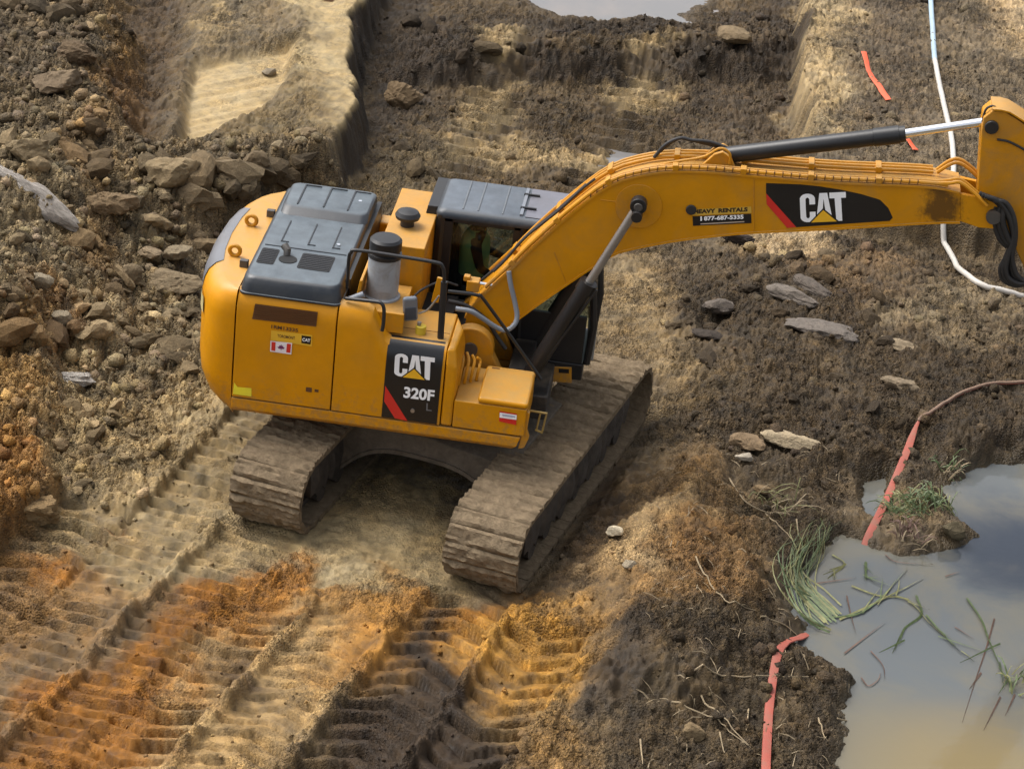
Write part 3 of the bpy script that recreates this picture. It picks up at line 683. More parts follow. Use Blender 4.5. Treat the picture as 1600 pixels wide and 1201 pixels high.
# ---- platform and right-hand side
m = MB(); m.box(XA+.01, .80, -1.19, 1.2, 1.09, 1.235); mk('platform', m, YEL2, EXC, bevel=.015)
m = MB(); m.layers([[(XA+.006, YR+.05, ZB), (XA+.006, YR+.006, ZB+.05), (XA+.006, YR+.006, ZS-.012), (XA+.006, -1.2, ZS-.012), (XA+.006, -1.2, ZB)],
                    [(.74, YR+.05, ZB), (.785, YR+.006, ZB+.05), (.815, YR+.006, ZS-.012), (.815, -1.2, ZS-.012), (.74, -1.2, ZB)]])
mk('side_sill', m, YEL, EXC, bevel=.012)
def shell(stations, off=0., z0=ZS+.004):
    """curved side cover: for each x the top height; the last quarter leans inward"""
    m = MB(); rings = []
    for x, zt in stations:
        rings.append([(x, YR-off, z0), (x, YR-off, zt-.24), (x, YR+.012-off, zt-.15), (x, YR+.045-off, zt-.06), (x, YR+.10-off*.6, zt-.012), (x, YR+.16, zt+off*.7), (x, YR+.16, z0)])
    return m.layers(rings)
d = mk('engine_door', shell([(XA+.012, ZD), (XB-.007, ZD)]), YEL, EXC, bevel=.008)
m = MB(); m.box(-1.42, -1.36, YR-.004, YR, 1.42, 1.47); m.box(-1.33, -1.29, YR-.004, YR, 1.43, 1.46); mk('door_latch', m, BRN, d)
p2 = mk('side_cover', shell([(XB+.007, ZD), (-.86, ZD), (-.80, ZD-.03), (-.665, ZK+.04), (-.61, ZK), (XC1-.004, ZK)]), YEL, EXC, bevel=.006)
def W(px, y=YR): q = unproj(px, 1, y); return (q[0], q[2])
gr = flat_on('louvre_panel', [W((399, 474)), W((497, 487)), W((494, 510)), W((394, 498))], YR-.006, BRN, d)
m = MB()
for k in range(1, 7):
    z = 2.20-.022*k; a = W((397+0*k, 474+3.4*k)); b_ = W((495, 487+3.3*k)); m.add([(a[0], YR-.012, a[1]), (b_[0], YR-.012, b_[1]), (b_[0], YR-.007, b_[1]-.010), (a[0], YR-.007, a[1]-.010)], [(0, 1, 2, 3)])
mk('louvre', m, mat('louvre_brown', (.13, .055, .016), .6), gr, smooth=False)
# black corner panel with its lettering
cp = mk('decal_panel', shell([(XC0, ZK-.002), (XC1-.03, ZK-.002)], .005, ZS+.012), BPR, EXC, smooth=True)
PX = lambda x, z: (590+x/961*120, 520+z/1201*150)
yq = YR-.009
flat_on('red_stripe', [W(PX(97, 655)), W(PX(375, 1095)), W(PX(215, 1060)), W(PX(84, 850))], yq, RED, cp)
def cat_logo(parent, org, ux, uz, y, s=1.0):
    """block letters with a triangle, on a plane of constant y; org lower-left corner, ux/uz unit vectors (x,z) scaled to the word's width/height"""
    org, ux, uz = map(np.array, (org, ux, uz))
    f = lambda a, b: tuple(org+ux*a+uz*b)
    def arcpts(cx, cz, rx, rz, a0, a1, n=7): return [(cx+rx*math.cos(math.radians(a0+(a1-a0)*k/n)), cz+rz*math.sin(math.radians(a0+(a1-a0)*k/n))) for k in range(n+1)]
    outer = [(.335, .60), (.335, .74)]+arcpts(.168, .80, .168, .20, 5, 175)+arcpts(.168, .20, .168, .20, 185, 355)+[(.335, .30)]
    # letter C as quads between outer and inner contour
    o_ = [(.33, .62), (.33, .80)]+arcpts(.165, .82, .165, .18, 10, 170)+[(0, .5)]+arcpts(.165, .18, .165, .18, 190, 350)+[(.33, .20), (.33, .36)]
    i_ = [(.205, .62), (.205, .74)]+arcpts(.165, .78, .042, .08, 10, 170)+[(.122, .5)]+arcpts(.165, .22, .042, .08, 190, 350)+[(.205, .26), (.205, .36)]
    m = MB(); n = len(o_)
    m.add([(f(*p)[0], y, f(*p)[1]) for p in o_+i_], [(k, k+1, n+k+1, n+k) for k in range(n-1)]); mk('logo_letter', m, WHITE, parent, smooth=False)
    m = MB(); A = [(.335, .0), (.43, 1.0), (.60, 1.0), (.70, .0), (.575, .0), (.515, .80), (.46, .0)]
    m.add([(f(*p)[0], y, f(*p)[1]) for p in A], [(0, 1, 5, 6), (1, 2, 5), (2, 3, 4, 5)]); mk('logo_letter', m, WHITE, parent, smooth=False)
    m = MB(); Tt = [(.645, 1.0), (1.0, 1.0), (1.0, .80), (.895, .80), (.905, .0), (.775, .0), (.755, .80), (.645, .80)]
    m.add([(f(*p)[0], y, f(*p)[1]) for p in Tt], [(0, 7, 6, 3, 2, 1), (6, 5, 4, 3)]); mk('logo_letter', m, WHITE, parent, smooth=False)
    flat_on('logo_triangle_edge', [f(.16, -.05), f(.50, .47), f(.86, -.05)], y-.0015, BPR, parent)
    flat_on('logo_triangle', [f(.225, -.01), f(.50, .405), f(.785, -.01)], y-.003, YPR, parent)
bl, br, tl = [np.array(W(PX(*q))) for q in ((205, 530), (700, 592), (222, 245))]
cat_logo(cp, bl, br-bl, tl-bl, yq)
text_on('model_lettering', '320F', [W(PX(322, 805)), W(PX(705, 852)), W(PX(335, 664))], yq, WHITE, cp, .035)
text_on('model_lettering', 'L', [W(PX(610, 965)), W(PX(678, 972)), W(PX(613, 872))], yq, mat('grey_print', (.16, .16, .17), .4), cp)
m = MB(); q = W(PX(440, 965)); m.disc_y(q[0], q[1], YR-.02, YR, .022, 14); mk('panel_lock', m, ROD, cp)
# stickers on the door
SX = lambda x, z: (385+x/1517*120, 465+z/1201*95)
st1 = flat_on('dealer_sticker', [W(SX(490, 640)), W(SX(1305, 735)), W(SX(1295, 960)), W(SX(480, 835))], YR-.004, mat('sticker_yellow', (.72, .42, .03), .4), d)
text_on('sticker_lettering', 'TOROMONT', [W(SX(615, 775)), W(SX(960, 825)), W(SX(615, 715))], YR-.006, BRN, st1, .02)
flat_on('sticker_square', [W(SX(1095, 740)), W(SX(1280, 765)), W(SX(1268, 920)), W(SX(1088, 890))], YR-.006, BPR, st1)
text_on('sticker_lettering', 'CAT', [W(SX(1105, 850)), W(SX(1260, 875)), W(SX(1112, 785))], YR-.008, WHITE, st1, .03)
st2 = flat_on('flag_sticker', [W(SX(478, 845)), W(SX(905, 890)), W(SX(890, 1115)), W(SX(470, 1055))], YR-.008, mat('sticker_white', (.80, .74, .76), .5), d)
flat_on('flag_band', [W(SX(500, 862)), W(SX(580, 872)), W(SX(572, 1045)), W(SX(494, 1032))], YR-.010, RED, st2)
flat_on('flag_band', [W(SX(803, 898)), W(SX(885, 908)), W(SX(870, 1082)), W(SX(790, 1072))], YR-.010, RED, st2)
leaf = [(690, 915), (705, 945), (735, 940), (725, 960), (760, 985), (735, 1005), (695, 1005), (692, 1035), (685, 1035), (685, 1005), (640, 998), (615, 965), (655, 955), (645, 930), (678, 940)]
flat_on('maple_leaf', [W(SX(*p)) for p in leaf], YR-.010, LILAC, st2)
text_on('serial_lettering', '1RM13335', [W(SX(490, 600)), W(SX(1020, 680)), W(SX(495, 530))], YR-.004, BRN, d, .03)
flat_on('warning_sticker', [W((366, 597)), W((371, 604)), W((393, 606)), W((393, 619)), W((364, 615))], YR-.004, LEM, d)
# ---- front right: tank, step box
m = MB(); m.box(-.66, XC1+.002, -1.22, -.50, ZK-.22, ZK-.003); tk = mk('fuel_tank_top', m, YEL, EXC, bevel=.02)
m = MB(); m.box(-.655, -.04, -1.000, -.994, ZK-.003, ZK+.001); mk('deck_seam', m, BRN, tk, smooth=False)
m = MB(); m.layers([[(XC1+.004, YR, ZS+.004), (.10, YR, ZS+.004), (.10, -.78, ZS+.004), (XC1+.004, -.5, ZS+.004)], [(XC1+.004, YR, 1.95), (.10, YR, 1.92), (.11, -.78, 1.92), (XC1+.004, -.5, 1.95)], [(XC1+.004, YR+.02, ZK-.01), (.055, YR+.10, ZK-.03), (.075, -.80, ZK-.02), (XC1+.004, -.5, ZK-.01)]])
mk('tank_front', m, YEL, EXC, bevel=.03, seg=3)
m = MB(); m.box(.104, XF, YR+.004, -.55, ZS+.004, 1.555); sb = mk('step_box', m, YEL, EXC, bevel=.015)
m = MB(); m.box(.34, XF+.008, YR-.006, -.60, 1.556, 1.628); lid = mk('step_box_lid', m, YEL, EXC, bevel=.035, seg=3)
m = MB(); q = unproj((775, 575), 2, 1.63); m.box(q[0]-.04, q[0]+.04, q[1]-.012, q[1]+.012, 1.627, 1.631); mk('lid_slot', m, BRN, lid, smooth=False)
FX = lambda x, z: (770+x/801*100, 560+z/1201*150)
w1 = flat_on('safety_sticker', [W(FX(85, 655)), W(FX(300, 690)), W(FX(292, 832)), W(FX(80, 785))], YR-.001, RED, sb)
flat_on('sticker_white_band', [W(FX(88, 672)), W(FX(300, 705)), W(FX(296, 765)), W(FX(84, 735))], YR-.003, WHITE, w1)
flat_on('sticker_grey_line', [W(FX(120, 692)), W(FX(280, 715)), W(FX(278, 738)), W(FX(118, 716))], YR-.005, mat('sticker_grey', (.42, .44, .55), .5), w1)
# front end of the frame, step and brackets
m = MB(); m.prism([(.80, 1.08), (.86, 1.10), (.90, 1.22), (.87, 1.30), (.88, 1.50), (.85, 1.52), (.82, 1.25)], -1.33, -1.26); mk('front_bracket', m, YEL2, EXC, bevel=.008)
m = MB(); m.box(.60, 1.0, -.52, .30, 1.02, 1.30); m.box(.55, .78, -.60, .34, 1.30, 1.52); mk('frame_nose', m, mat('nose_black', (.02, .018, .016), .6, dirt=.6), EXC, bevel=.02)
m = MB()
for dx in (0, .085):
    a = unproj((845+dx*110, 643+dx*20), 1, -.95); b_ = unproj((838+dx*110, 672+dx*20), 1, -.95)
    m.tube([tuple(a), tuple(b_)], .010, 8)
a = unproj((827, 641), 1, -.95); b_ = unproj((855, 646), 1, -.95); m.tube([tuple(a), tuple(b_)], .012, 8)
a = unproj((836, 671), 1, -.95); b_ = unproj((848, 676), 1, -.95); m.tube([tuple(a), tuple(b_)], .012, 8)
mk('front_step', m, mat('dusty_yellow', (.40, .27, .07), .6, dirt=.5), EXC)
# boom brackets and slotted guard
for y0, y1 in ((-.45, -.30), (.30, .45)):
    m = MB(); pts = [(.14+.24*math.cos(math.radians(a)), 1.70+.24*math.sin(math.radians(a))) for a in range(-10, 191, 15)]
    m.prism(pts+[(-.22, 1.24), (.60, 1.24)], y0, y1); bb = mk('boom_bracket', m, YEL2, EXC, bevel=.02)
    m = MB(); m.disc_y(.14, 1.70, y0-.03, y1+.03, .075); mk('foot_pin', m, STEEL, bb)
for k in range(4):
    m = MB(); x = .10+.055*k
    m.tube(smooth_path([(x, -1.02+.05*k, 1.56), (x+.01, -1.0+.05*k, 1.70-.012*k), (x+.015, -.92+.05*k, 1.80-.02*k), (x-.02, -.78, 1.84-.02*k)], 4), .016, 8)
    mk('guard_bar', m, YEL2, EXC)
# ---- counterweight
out = [(XA-.004, YR+.005), (-2.30, YR+.012), (-2.42, YR+.055), (-2.52, -1.19), (-2.595, -1.02), (-2.65, -.80), (-2.70, -.50), (-2.725, 0)]
out = out+[(x, -y) for x, y in out[-2::-1]]
cx = np.mean([p[0] for p in out])
def ring(ins, z, sx=1.0):
    r = []
    for x, y in out:
        k = (x-XA)/(-2.725-XA); r.append((x+ins*max(k, 0)**.6, y*(1-ins/1.36*(.35+.65*min(1, 2*max(k, 0)))), z))
    return r
m = MB(); m.layers([ring(.30, 1.0), ring(.17, 1.06), ring(.09, 1.16), ring(.02, 1.34), ring(0, 1.5), ring(0, 2.16), ring(.02, 2.27), ring(.06, 2.36), ring(.13, 2.42), ring(.20, 2.44)])
cw = mk('counterweight', m, YEL, EXC, angle=45)
m = MB(); n_ = [ring(-.006, 2.17), ring(.012, 2.275), ring(.052, 2.366), ring(.122, 2.427), ring(.20, 2.446)]
sel = [i for i, p in enumerate(out) if -.85 < p[1] < 1.0]
grid = [[r[i] for i in sel] for r in n_]; k_ = len(sel)
m.add([p for r in grid for p in r], [(a*k_+b, a*k_+b+1, (a+1)*k_+b+1, (a+1)*k_+b) for a in range(len(n_)-1) for b in range(k_-1)])
mk('rear_trim', m, mat('trim_grey', (.14, .145, .16), .4, dirt=.2), cw, angle=60)
for (x, y) in ((-2.369, .245), (-2.38, -.553)):
    m = MB(); m.tube([(x+.055*math.cos(a), y, 2.505+.055*math.sin(a)) for a in np.linspace(0, 2*math.pi, 17)], .022, 10); mk('lifting_eye', m, YEL2, cw)
for px in ((423, 330), (381, 408)):
    q = unproj(px, 2, 2.50); m = MB(); m.box(q[0]-.04, q[0]+.05, q[1]-.03, q[1]+.03, 2.42, 2.52); mk('hood_hinge', m, STEEL, EXC, bevel=.01)
q = unproj((322, 580), 1, -1.12); m = MB(); m.box(q[0]+.015, q[0]+.05, -1.16, -1.06, q[2]-.06, q[2]+.06); mk('rear_reflector', m, mat('red_lens', (.5, .08, .02), .25), cw, bevel=.008)
# sticker plate round the rear corner
m = MB(); ang = [(-2.635, -.90), (-2.61, -1.0), (-2.57, -1.10)]
m.add([(x-.006, y-.004, z) for z in (2.02, 2.20) for x, y in ang], [(0, 1, 4, 3), (1, 2, 5, 4)]); pl = mk('rear_plate', m, mat('plate_pale', (.55, .47, .22), .4, dirt=.4), cw, smooth=False)
# ---- engine hood
def rrect(x0, x1, y0, y1, r, z, n=5):
    pts = []
    for cx_, cy_, a0 in ((x1-r, y1-r, 0), (x0+r, y1-r, 90), (x0+r, y0+r, 180), (x1-r, y0+r, 270)):
        for k in range(n+1):
            a = math.radians(a0+90*k/n); pts.append((cx_+r*math.cos(a), cy_+r*math.sin(a), z))
    return pts
hx0, hx1, hy0, hy1 = -2.185, -1.13, -1.325, 1.20
m = MB(); m.layers([rrect(hx0, hx1, hy0, hy1, .09, 2.400), rrect(hx0, hx1, hy0, hy1, .09, 2.418), rrect(hx0+.012, hx1-.01, hy0+.014, hy1-.01, .09, 2.422), rrect(hx0+.025, hx1-.02, hy0+.035, hy1-.03, .10, 2.50),
    rrect(hx0+.035, hx1-.03, hy0+.058, hy1-.045, .11, 2.548), rrect(hx0+.052, hx1-.045, hy0+.085, hy1-.06, .11, 2.572), rrect(hx0+.08, hx1-.07, hy0+.12, hy1-.09, .10, 2.580)])
hd = mk('engine_hood', m, BLKP, EXC, angle=50)
m = MB(); m.layers([rrect(hx0+.09, hx1-.02, .34, hy1-.07, .10, 2.575), rrect(hx0+.10, hx1-.03, .44, hy1-.09, .10, 2.635), rrect(hx0+.13, hx1-.06, .49, hy1-.13, .09, 2.65)])
mk('hood_rise', m, BLKP, hd, angle=50)
RIB = mat('hood_rib', (.018, .020, .024), .5)
for i, x in enumerate((-1.90, -1.62, -1.36)):
    m = MB(); m.box(x-.045, x-.033, -.33, .20, 2.5795, 2.5885); m.box(x-.045, x+.04, -.342, -.33, 2.5795, 2.5885); mk('hood_groove', m, RIB, hd, smooth=False)
    m = MB(); m.box(x-.04, x-.025, .50, 1.02, 2.648, 2.660); m.box(x-.04, x+.14, 1.02, 1.035, 2.648, 2.660); mk('hood_groove', m, RIB, hd, smooth=False)
m = MB(); m.box(hx0+.10, hx1-.10, -.475, -.462, 2.5795, 2.5865); mk('hood_seam', m, RIB, hd, smooth=False)
MESHM = mat('vent_mesh', (.005, .005, .006), .6, bump=.8, bscale=260)
for x0, x1 in ((-2.09, -1.91), (-1.67, -1.33)):
    m = MB(); m.layers([rrect(x0, x1, -.93, -.55, .03, 2.578), rrect(x0, x1, -.93, -.55, .03, 2.584)]); v_ = mk('hood_vent', m, MESHM, hd, smooth=False)
    m = MB()
    for k in range(1, 9): m.box(x0+.015, x1-.015, -.93+.042*k, -.93+.042*k+.010, 2.5835, 2.588)
    mk('vent_slat', m, RIB, v_, smooth=False)
m = MB(); m.tube([(-1.79, -.76, 2.579), (-1.79, -.76, 2.587)], .095, 24); mk('exhaust_opening', m, DARK, hd, smooth=False)
m = MB(); m.tube([(-1.82, -.66, 2.58), (-1.82, -.64, 2.63), (-1.86, -.60, 2.66)], [.035, .04, .042], 14); mk('exhaust_pipe', m, STEEL, hd)
for px in ((563, 313), (529, 381)):
    q = unproj(px, 2, 2.60 if px[1] > 350 else 2.655); m = MB(); m.disc_y(0, 0, -.004, .004, .02, 10); m.v = [(q[0]+a, q[1]+c, q[2]-.012+b*2) for a, b, c in m.v]; mk('hood_bolt', m, CHROME, hd)
m = MB(); m.box(hx1-.03, hx1+.02, -.9, 1.15, 2.0, 2.52); mk('engine_bulkhead', m, BLK, EXC)
m = MB(); m.box(hx0+.02, hx1, 1.2, 1.34, ZS, 2.40); m.box(hx1, -.45, 1.1, 1.34, ZS, 2.3); mk('left_side_cover', m, YEL, EXC, bevel=.03)
m = MB(); m.box(hx0+.05, hx1, -1.18, 1.2, ZS, 2.40); mk('engine_bay', m, BLK, EXC)
# ---- between hood and cab: tank, filter, breather
m = MB(); m.box(-.90, -.435, -.42, 1.08, 1.3, 2.75); ht = mk('hydraulic_tank', m, YEL2, EXC, bevel=.012)
q = unproj((636, 352), 2, 2.75)
m = MB(); bx_, by_ = q[0], q[1]
m.tube([(bx_, by_, 2.74), (bx_, by_, 2.83), (bx_, by_, 2.835), (bx_, by_, 2.87), (bx_, by_, 2.91), (bx_, by_, 2.93)], [.075, .07, .125, .135, .11, .04], 22); mk('tank_breather', m, BLK, EXC)
m = MB(); m.box(-1.02, -.52, -1.19, -.46, 2.2, 2.33); m.prism([(-1.03, 2.33), (-1.0, 2.33), (-.96, 2.62), (-.99, 2.62)], -1.1, -.5); m.box(-1.02, -.50, -1.21, -1.17, 2.14, 2.36)
mk('filter_platform', m, YEL2, EXC, bevel=.01)
fx, fy = -.795, -.78
m = MB(); m.tube([(fx, fy, z) for z in (2.33, 2.35, 2.36, 2.80, 2.81)], [.19, .19, .165, .165, .15], 30); fl = mk('filter_housing', m, FILT, EXC)
m = MB(); m.tube([(fx, fy, z) for z in (2.78, 2.82, 2.825, 2.86, 2.865, 2.96, 2.985, 2.99)], [.172, .172, .15, .15, .165, .165, .14, .05], 30); mk('filter_cap', m, BLK, fl)
m = MB(); m.tube(smooth_path([(-1.08, -1.18, 2.42), (-.99, -1.17, 2.47), (-.93, -1.16, 2.50)], 4), .035, 12); mk('intake_hose', m, GREYP, EXC)
m = MB(); m.box(-.44, -.10, -.42, .25, 1.3, 1.95); m.box(-.38, .30, -.4, .3, 1.25, 1.75); mk('valve_bay', m, DARK, EXC)
m = MB(); m.box(.02, .15, -.30, -.16, 2.28, 2.40); m.box(-.02, .05, -.28, -.2, 2.38, 2.44); vb = mk('valve_block', m, YEL2, EXC, bevel=.012)
m = MB(); m.tube([(.15, -.22, 2.36), (.36, -.2, 2.34)], .016, 8); mk('valve_pipe', m, CHROME, vb)
m = MB(); a = W((684, 432), -.75); b_ = W((674, 470), -.75); m.prism([(a[0], a[1]), (a[0]+.07, a[1]-.01), (b_[0]+.075, b_[1]), (b_[0], b_[1])], -.78, -.74); mk('rail_bracket', m, YEL, EXC, bevel=.006)
# ---- rails, mirror, caps
def rail(name, pxs, ys, r, k=0, material=BLK, par=EXC):
    ys = ys if isinstance(ys, (list, tuple)) else [ys]*len(pxs)
    pts = [tuple(unproj(p, 1, y)) for p, y in zip(pxs, ys)]
    if k: pts = smooth_path(pts, k)
    m = MB(); m.tube(pts, r, 10); return mk(name, m, material, par)
rail('handrail', [(543, 450), (545, 405), (549, 394), (558, 391), (620, 400), (680, 410), (691, 416), (694, 428), (693, 452)], -1.08, .019, 4)
rail('handrail', [(540, 466), (585, 471), (596, 474), (600, 484), (599, 505), (597, 517)], [-1.25, -1.3, -1.32, -1.33, -1.35, -1.36], .019, 4)
rail('handrail', [(700, 455), (735, 459), (748, 462), (756, 468), (812, 545), (845, 592)], [-.95, -.9, -.88, -.86, -.75, -.7], .018, 4)
rail('rail_post', [(694, 440), (688, 531)], [-1.08, -1.12], .034)
cm = unproj((641, 482), 1, -1.05)
m = MB(); m.box(-.075, .075, -.03, .03, -.145, .145); mir = mk('mirror', m, GREYP, EXC, bevel=.04, seg=4); mir.location = tuple(cm); mir.rotation_euler = (.15, -.12, .25)
m = MB(); m.box(-.055, .055, -.036, -.031, -.11, .03); mk('mirror_back', m, mat('mirror_blue', (.05, .065, .09), .4), mir, bevel=.004)
rail('mirror_arm', [(654, 490), (668, 484), (680, 470), (686, 462)], -1.04, .010, 4, ROD)
q = unproj((657, 520), 2, ZK); m = MB(); m.tube([(q[0], q[1], ZK-.01), (q[0], q[1], ZK+.085)], .055, 18); fc = mk('fuel_cap', m, mat('cap_yellow', (.55, .40, .03), .5), EXC, bevel=.01)
m = MB(); m.tube([(q[0]-.02, q[1], ZK+.085), (q[0]-.02, q[1], ZK+.12)], .022, 10); mk('cap_lock', m, ROD, fc)
rail('boom_hose', [(712, 482), (735, 486), (752, 496), (775, 511), (790, 516), (803, 508), (808, 494), (804, 470), (798, 445), (795, 424)], [-.55, -.55, -.52, -.48, -.46, -.44, -.40, -.36, -.33, -.30], .026, 5, GREYP)
rail('boom_hose', [(700, 470), (730, 478), (760, 500), (776, 525), (790, 545)], [-.35, -.33, -.3, -.28, -.28], .022, 5, RUB)
rail('boom_hose', [(640, 470), (660, 452), (690, 440), (715, 446)], [-.6, -.5, -.4, -.3], .012, 4, RUB)
# ---- boom
UPX = [(725, 515), (737, 482), (800, 422), (830, 392), (880, 347), (937, 302), (970, 285), (1000, 277), (1035, 271), (1075, 270), (1120, 272), (1175, 277), (1300, 287), (1450, 294), (1500, 303)]
LPX = [(760, 532), (812, 495), (835, 478), (900, 433), (957, 397), (990, 387), (1025, 380), (1060, 374), (1100, 369), (1175, 362), (1300, 356), (1450, 347), (1500, 346)]
BW = .25
up = [W(p, -BW) for p in UPX]; lo = [W(p, -BW) for p in LPX]
foot_arc = [(.14+.13*math.cos(math.radians(a)), 1.70+.13*math.sin(math.radians(a))) for a in (330, 300, 270, 240, 210, 180, 160)]
def resample(pl, n):
    pl = np.array(pl); d = np.concatenate([[0], np.cumsum(np.hypot(*np.diff(pl, axis=0).T))]); t = np.linspace(0, d[-1], n)
    return np.stack([np.interp(t, d, pl[:, k]) for k in (0, 1)], 1)
nb = 44; U_ = resample(smooth_path(up, 5), nb); L_ = resample(smooth_path([(.27, 1.62)]+lo, 5), nb)
m = MB(); m.layers([[(U_[k][0], -BW, U_[k][1]), (L_[k][0], -BW, L_[k][1]), (L_[k][0], BW, L_[k][1]), (U_[k][0], BW, U_[k][1])] for k in range(nb)])
m.prism([tuple(U_[0])]+foot_arc[::-1]+[tuple(L_[0])], -BW, BW)
boom = mk('boom', m, YELB, EXC, bevel=.006)
def strip(P, off0, off1, y0, y1):
    m = MB(); rings = []
    for k in range(len(P)):
        t = P[min(k+1, len(P)-1)]-P[max(k-1, 0)]; t /= np.hypot(*t); n = np.array([-t[1], t[0]])
        a = P[k]+n*off0; b_ = P[k]+n*off1
        rings.append([(a[0], y0, a[1]), (b_[0], y0, b_[1]), (b_[0], y1, b_[1]), (a[0], y1, a[1])])
    return m.layers(rings)
mk('boom_top_plate', strip(U_[1:], .001, .022, -BW-.014, BW+.014), YEL2, boom)
mk('boom_bottom_plate', strip(L_, -.020, -.001, -BW-.014, BW+.014), YEL, boom)
# tip fork
tip = [W(p, -BW) for p in ((1500, 303), (1535, 311))]+[(5.25, 4.02), (5.34, 3.92), (5.33, 3.80), (5.25, 3.74), (5.1, 3.73)]+[W((1500, 346), -BW)]
for y0, y1 in ((-BW, -.19), (.19, BW)):
    m = MB(); m.prism(tip, y0, y1); mk('boom_tip_cheek', m, YELB, boom, bevel=.008)
m = MB(); m.disc_y(5.22, 3.88, -.30, .30, .075); mk('stick_pin', m, STEEL, EXC)
# bosses, pins, welds
q = W((998, 322), -BW)
m = MB(); m.disc_y(q[0], q[1], -BW-.012, -BW, .24, 40); bs = mk('pin_boss', m, YEL2, boom, bevel=.004)
m = MB(); m.disc_y(q[0], q[1], -.56, .56, .055); mk('cylinder_pin', m, BLK, EXC)
q2 = W((1080, 327), -BW); m = MB(); m.disc_y(q2[0], q2[1], -BW-.03, -BW-.001, .055, 20); mk('rubber_stop', m, RUB, boom, bevel=.012)
for a, b_ in (((1178, 279), (1178, 361)), ((866, 394), (884, 441)), ((938, 312), (985, 318))):
    a, b_ = W(a, -BW), W(b_, -BW); m = MB(); m.tube([(a[0], -BW-.001, a[1]), (b_[0], -BW-.001, b_[1])], .006, 6); mk('weld_seam', m, YEL2, boom)
# boom decals
yb = -BW-.003
BX = lambda x, z: (1200+x/1600*400, 160+z/1200*300)
bd = flat_on('boom_decal', [W(p, -BW) for p in [(1197, 286), (1197, 302), (1244, 355), (1300, 351), (1390, 345), (1395, 340), (1388, 325), (1375, 312), (1345, 303), (1312, 296), (1280, 291), (1250, 288)]], yb, BPR, boom)
flat_on('red_stripe', [W(p, -BW) for p in [(1197, 302), (1244, 354.5), (1230, 356), (1198, 319)]], yb-.002, RED, bd)
bl, br, tl = [np.array(W(BX(*q_), -BW)) for q_ in ((205, 750), (492, 737), (197, 572))]
cat_logo(bd, bl, br-bl, tl-bl, yb-.003)
RX = lambda x, z: (1070+x/1600*120, 310+z/733*55)
rs_ = flat_on('rental_sticker', [W(RX(*p), -BW) for p in ((150, 355), (1390, 300), (1380, 170), (160, 225))], yb, mat('sticker_gold', (.60, .37, .05), .45), boom)
text_on('sticker_lettering', 'HEAVY', [W(RX(190, 320), -BW), W(RX(640, 300), -BW), W(RX(190, 228), -BW)], yb-.002, mat('sticker_dark_print', (.035, .018, .006), .5), rs_, .055)
text_on('sticker_lettering', 'RENTALS', [W(RX(700, 297), -BW), W(RX(1310, 272), -BW), W(RX(700, 205), -BW)], yb-.002, mat('sticker_dark_print', (.035, .018, .006), .5), rs_, .055)
rk = flat_on('phone_sticker', [W(RX(*p), -BW) for p in ((160, 372), (1382, 318), (1390, 512), (172, 570))], yb-.001, BPR, boom)
text_on('sticker_lettering', '1', [W(RX(325, 465), -BW), W(RX(360, 463), -BW), W(RX(322, 372), -BW)], yb-.003, WHITE, rk, .04)
text_on('sticker_lettering', '877-687-5335', [W(RX(400, 461), -BW), W(RX(1225, 425), -BW), W(RX(398, 369), -BW)], yb-.003, WHITE, rk, .04)
flat_on('sticker_line', [W(RX(*p), -BW) for p in ((325, 518), (1240, 470), (1240, 492), (327, 540))], yb-.003, mat('sticker_tan', (.5, .4, .3), .5), rk)
# pipes over the boom
def along(P, off, y, k0, k1, r, wob_=0., material=YEL2, name='boom_pipe', smp=1):
    pts = []
    for k in range(k0, k1):
        t = P[min(k+1, len(P)-1)]-P[max(k-1, 0)]; t /= np.hypot(*t); n = np.array([-t[1], t[0]])
        p = P[k]+n*(off+wob_*math.sin(k*.9)); pts.append((p[0], y, p[1]))
    m = MB(); m.tube(pts, r, 8); return mk(name, m, material, boom)
along(U_, .055, -.235, 4, nb-1, .021)
along(U_, .055, -.18, 6, nb-1, .018)
along(U_, .058, .05, 12, nb-2, .020)
along(U_, .058, .13, 12, nb-2, .020)
along(U_, .058, .20, 4, nb-2, .020)
along(U_, .10, -.10, 5, 17, .014, .012, RUB, 'boom_hose')
along(U_, .085, .00, 3, 16, .016, .010, RUB, 'boom_hose')
for k in (7, 12, 17, 22, 27, 32, 37):
    t = U_[k+1]-U_[k-1]; t /= np.hypot(*t); n = np.array([-t[1], t[0]]); a = U_[k]+n*.022; 
    m = MB(); m.prism([tuple(a-t*.03), tuple(a+t*.03), tuple(a+t*.03+n*.062), tuple(a-t*.03+n*.062)], -.262, -.15); mk('pipe_clamp', m, YEL2, boom, bevel=.006)
    m = MB(); m.prism([tuple(a-t*.03), tuple(a+t*.03), tuple(a+t*.03+n*.062), tuple(a-t*.03+n*.062)], .03, .225); mk('pipe_clamp', m, YEL2, boom, bevel=.006)
TIE = mat('cable_tie', (.12, .05, .015), .6)
m = MB()
for k in np.arange(15, 40, .62):
    p = np.array([np.interp(k, range(nb), U_[:, 0]), np.interp(k, range(nb), U_[:, 1])]); m.box(p[0]-.004, p[0]+.004, -.2585, -.212, p[1]+.034, p[1]+.079)
mk('cable_ties', m, TIE, boom, smooth=False)
# pipe ends rising over the stick joint
for dy, dz, r in ((-.235, 0, .021), (-.18, .012, .018), (.05, .09, .020), (.13, .10, .020)):
    a = U_[-2]; pts = [(a[0]-.1, dy, a[1]+.06), (a[0]+.02, dy, a[1]+.08+dz), (a[0]+.12, dy, a[1]+.10+dz), (a[0]+.28, dy-.02, a[1]+.01+dz), (a[0]+.42, dy-.05, a[1]-.09+dz*.6)]
    m = MB(); m.tube(smooth_path(pts, 4), r, 8); mk('boom_pipe', m, YEL2, boom)
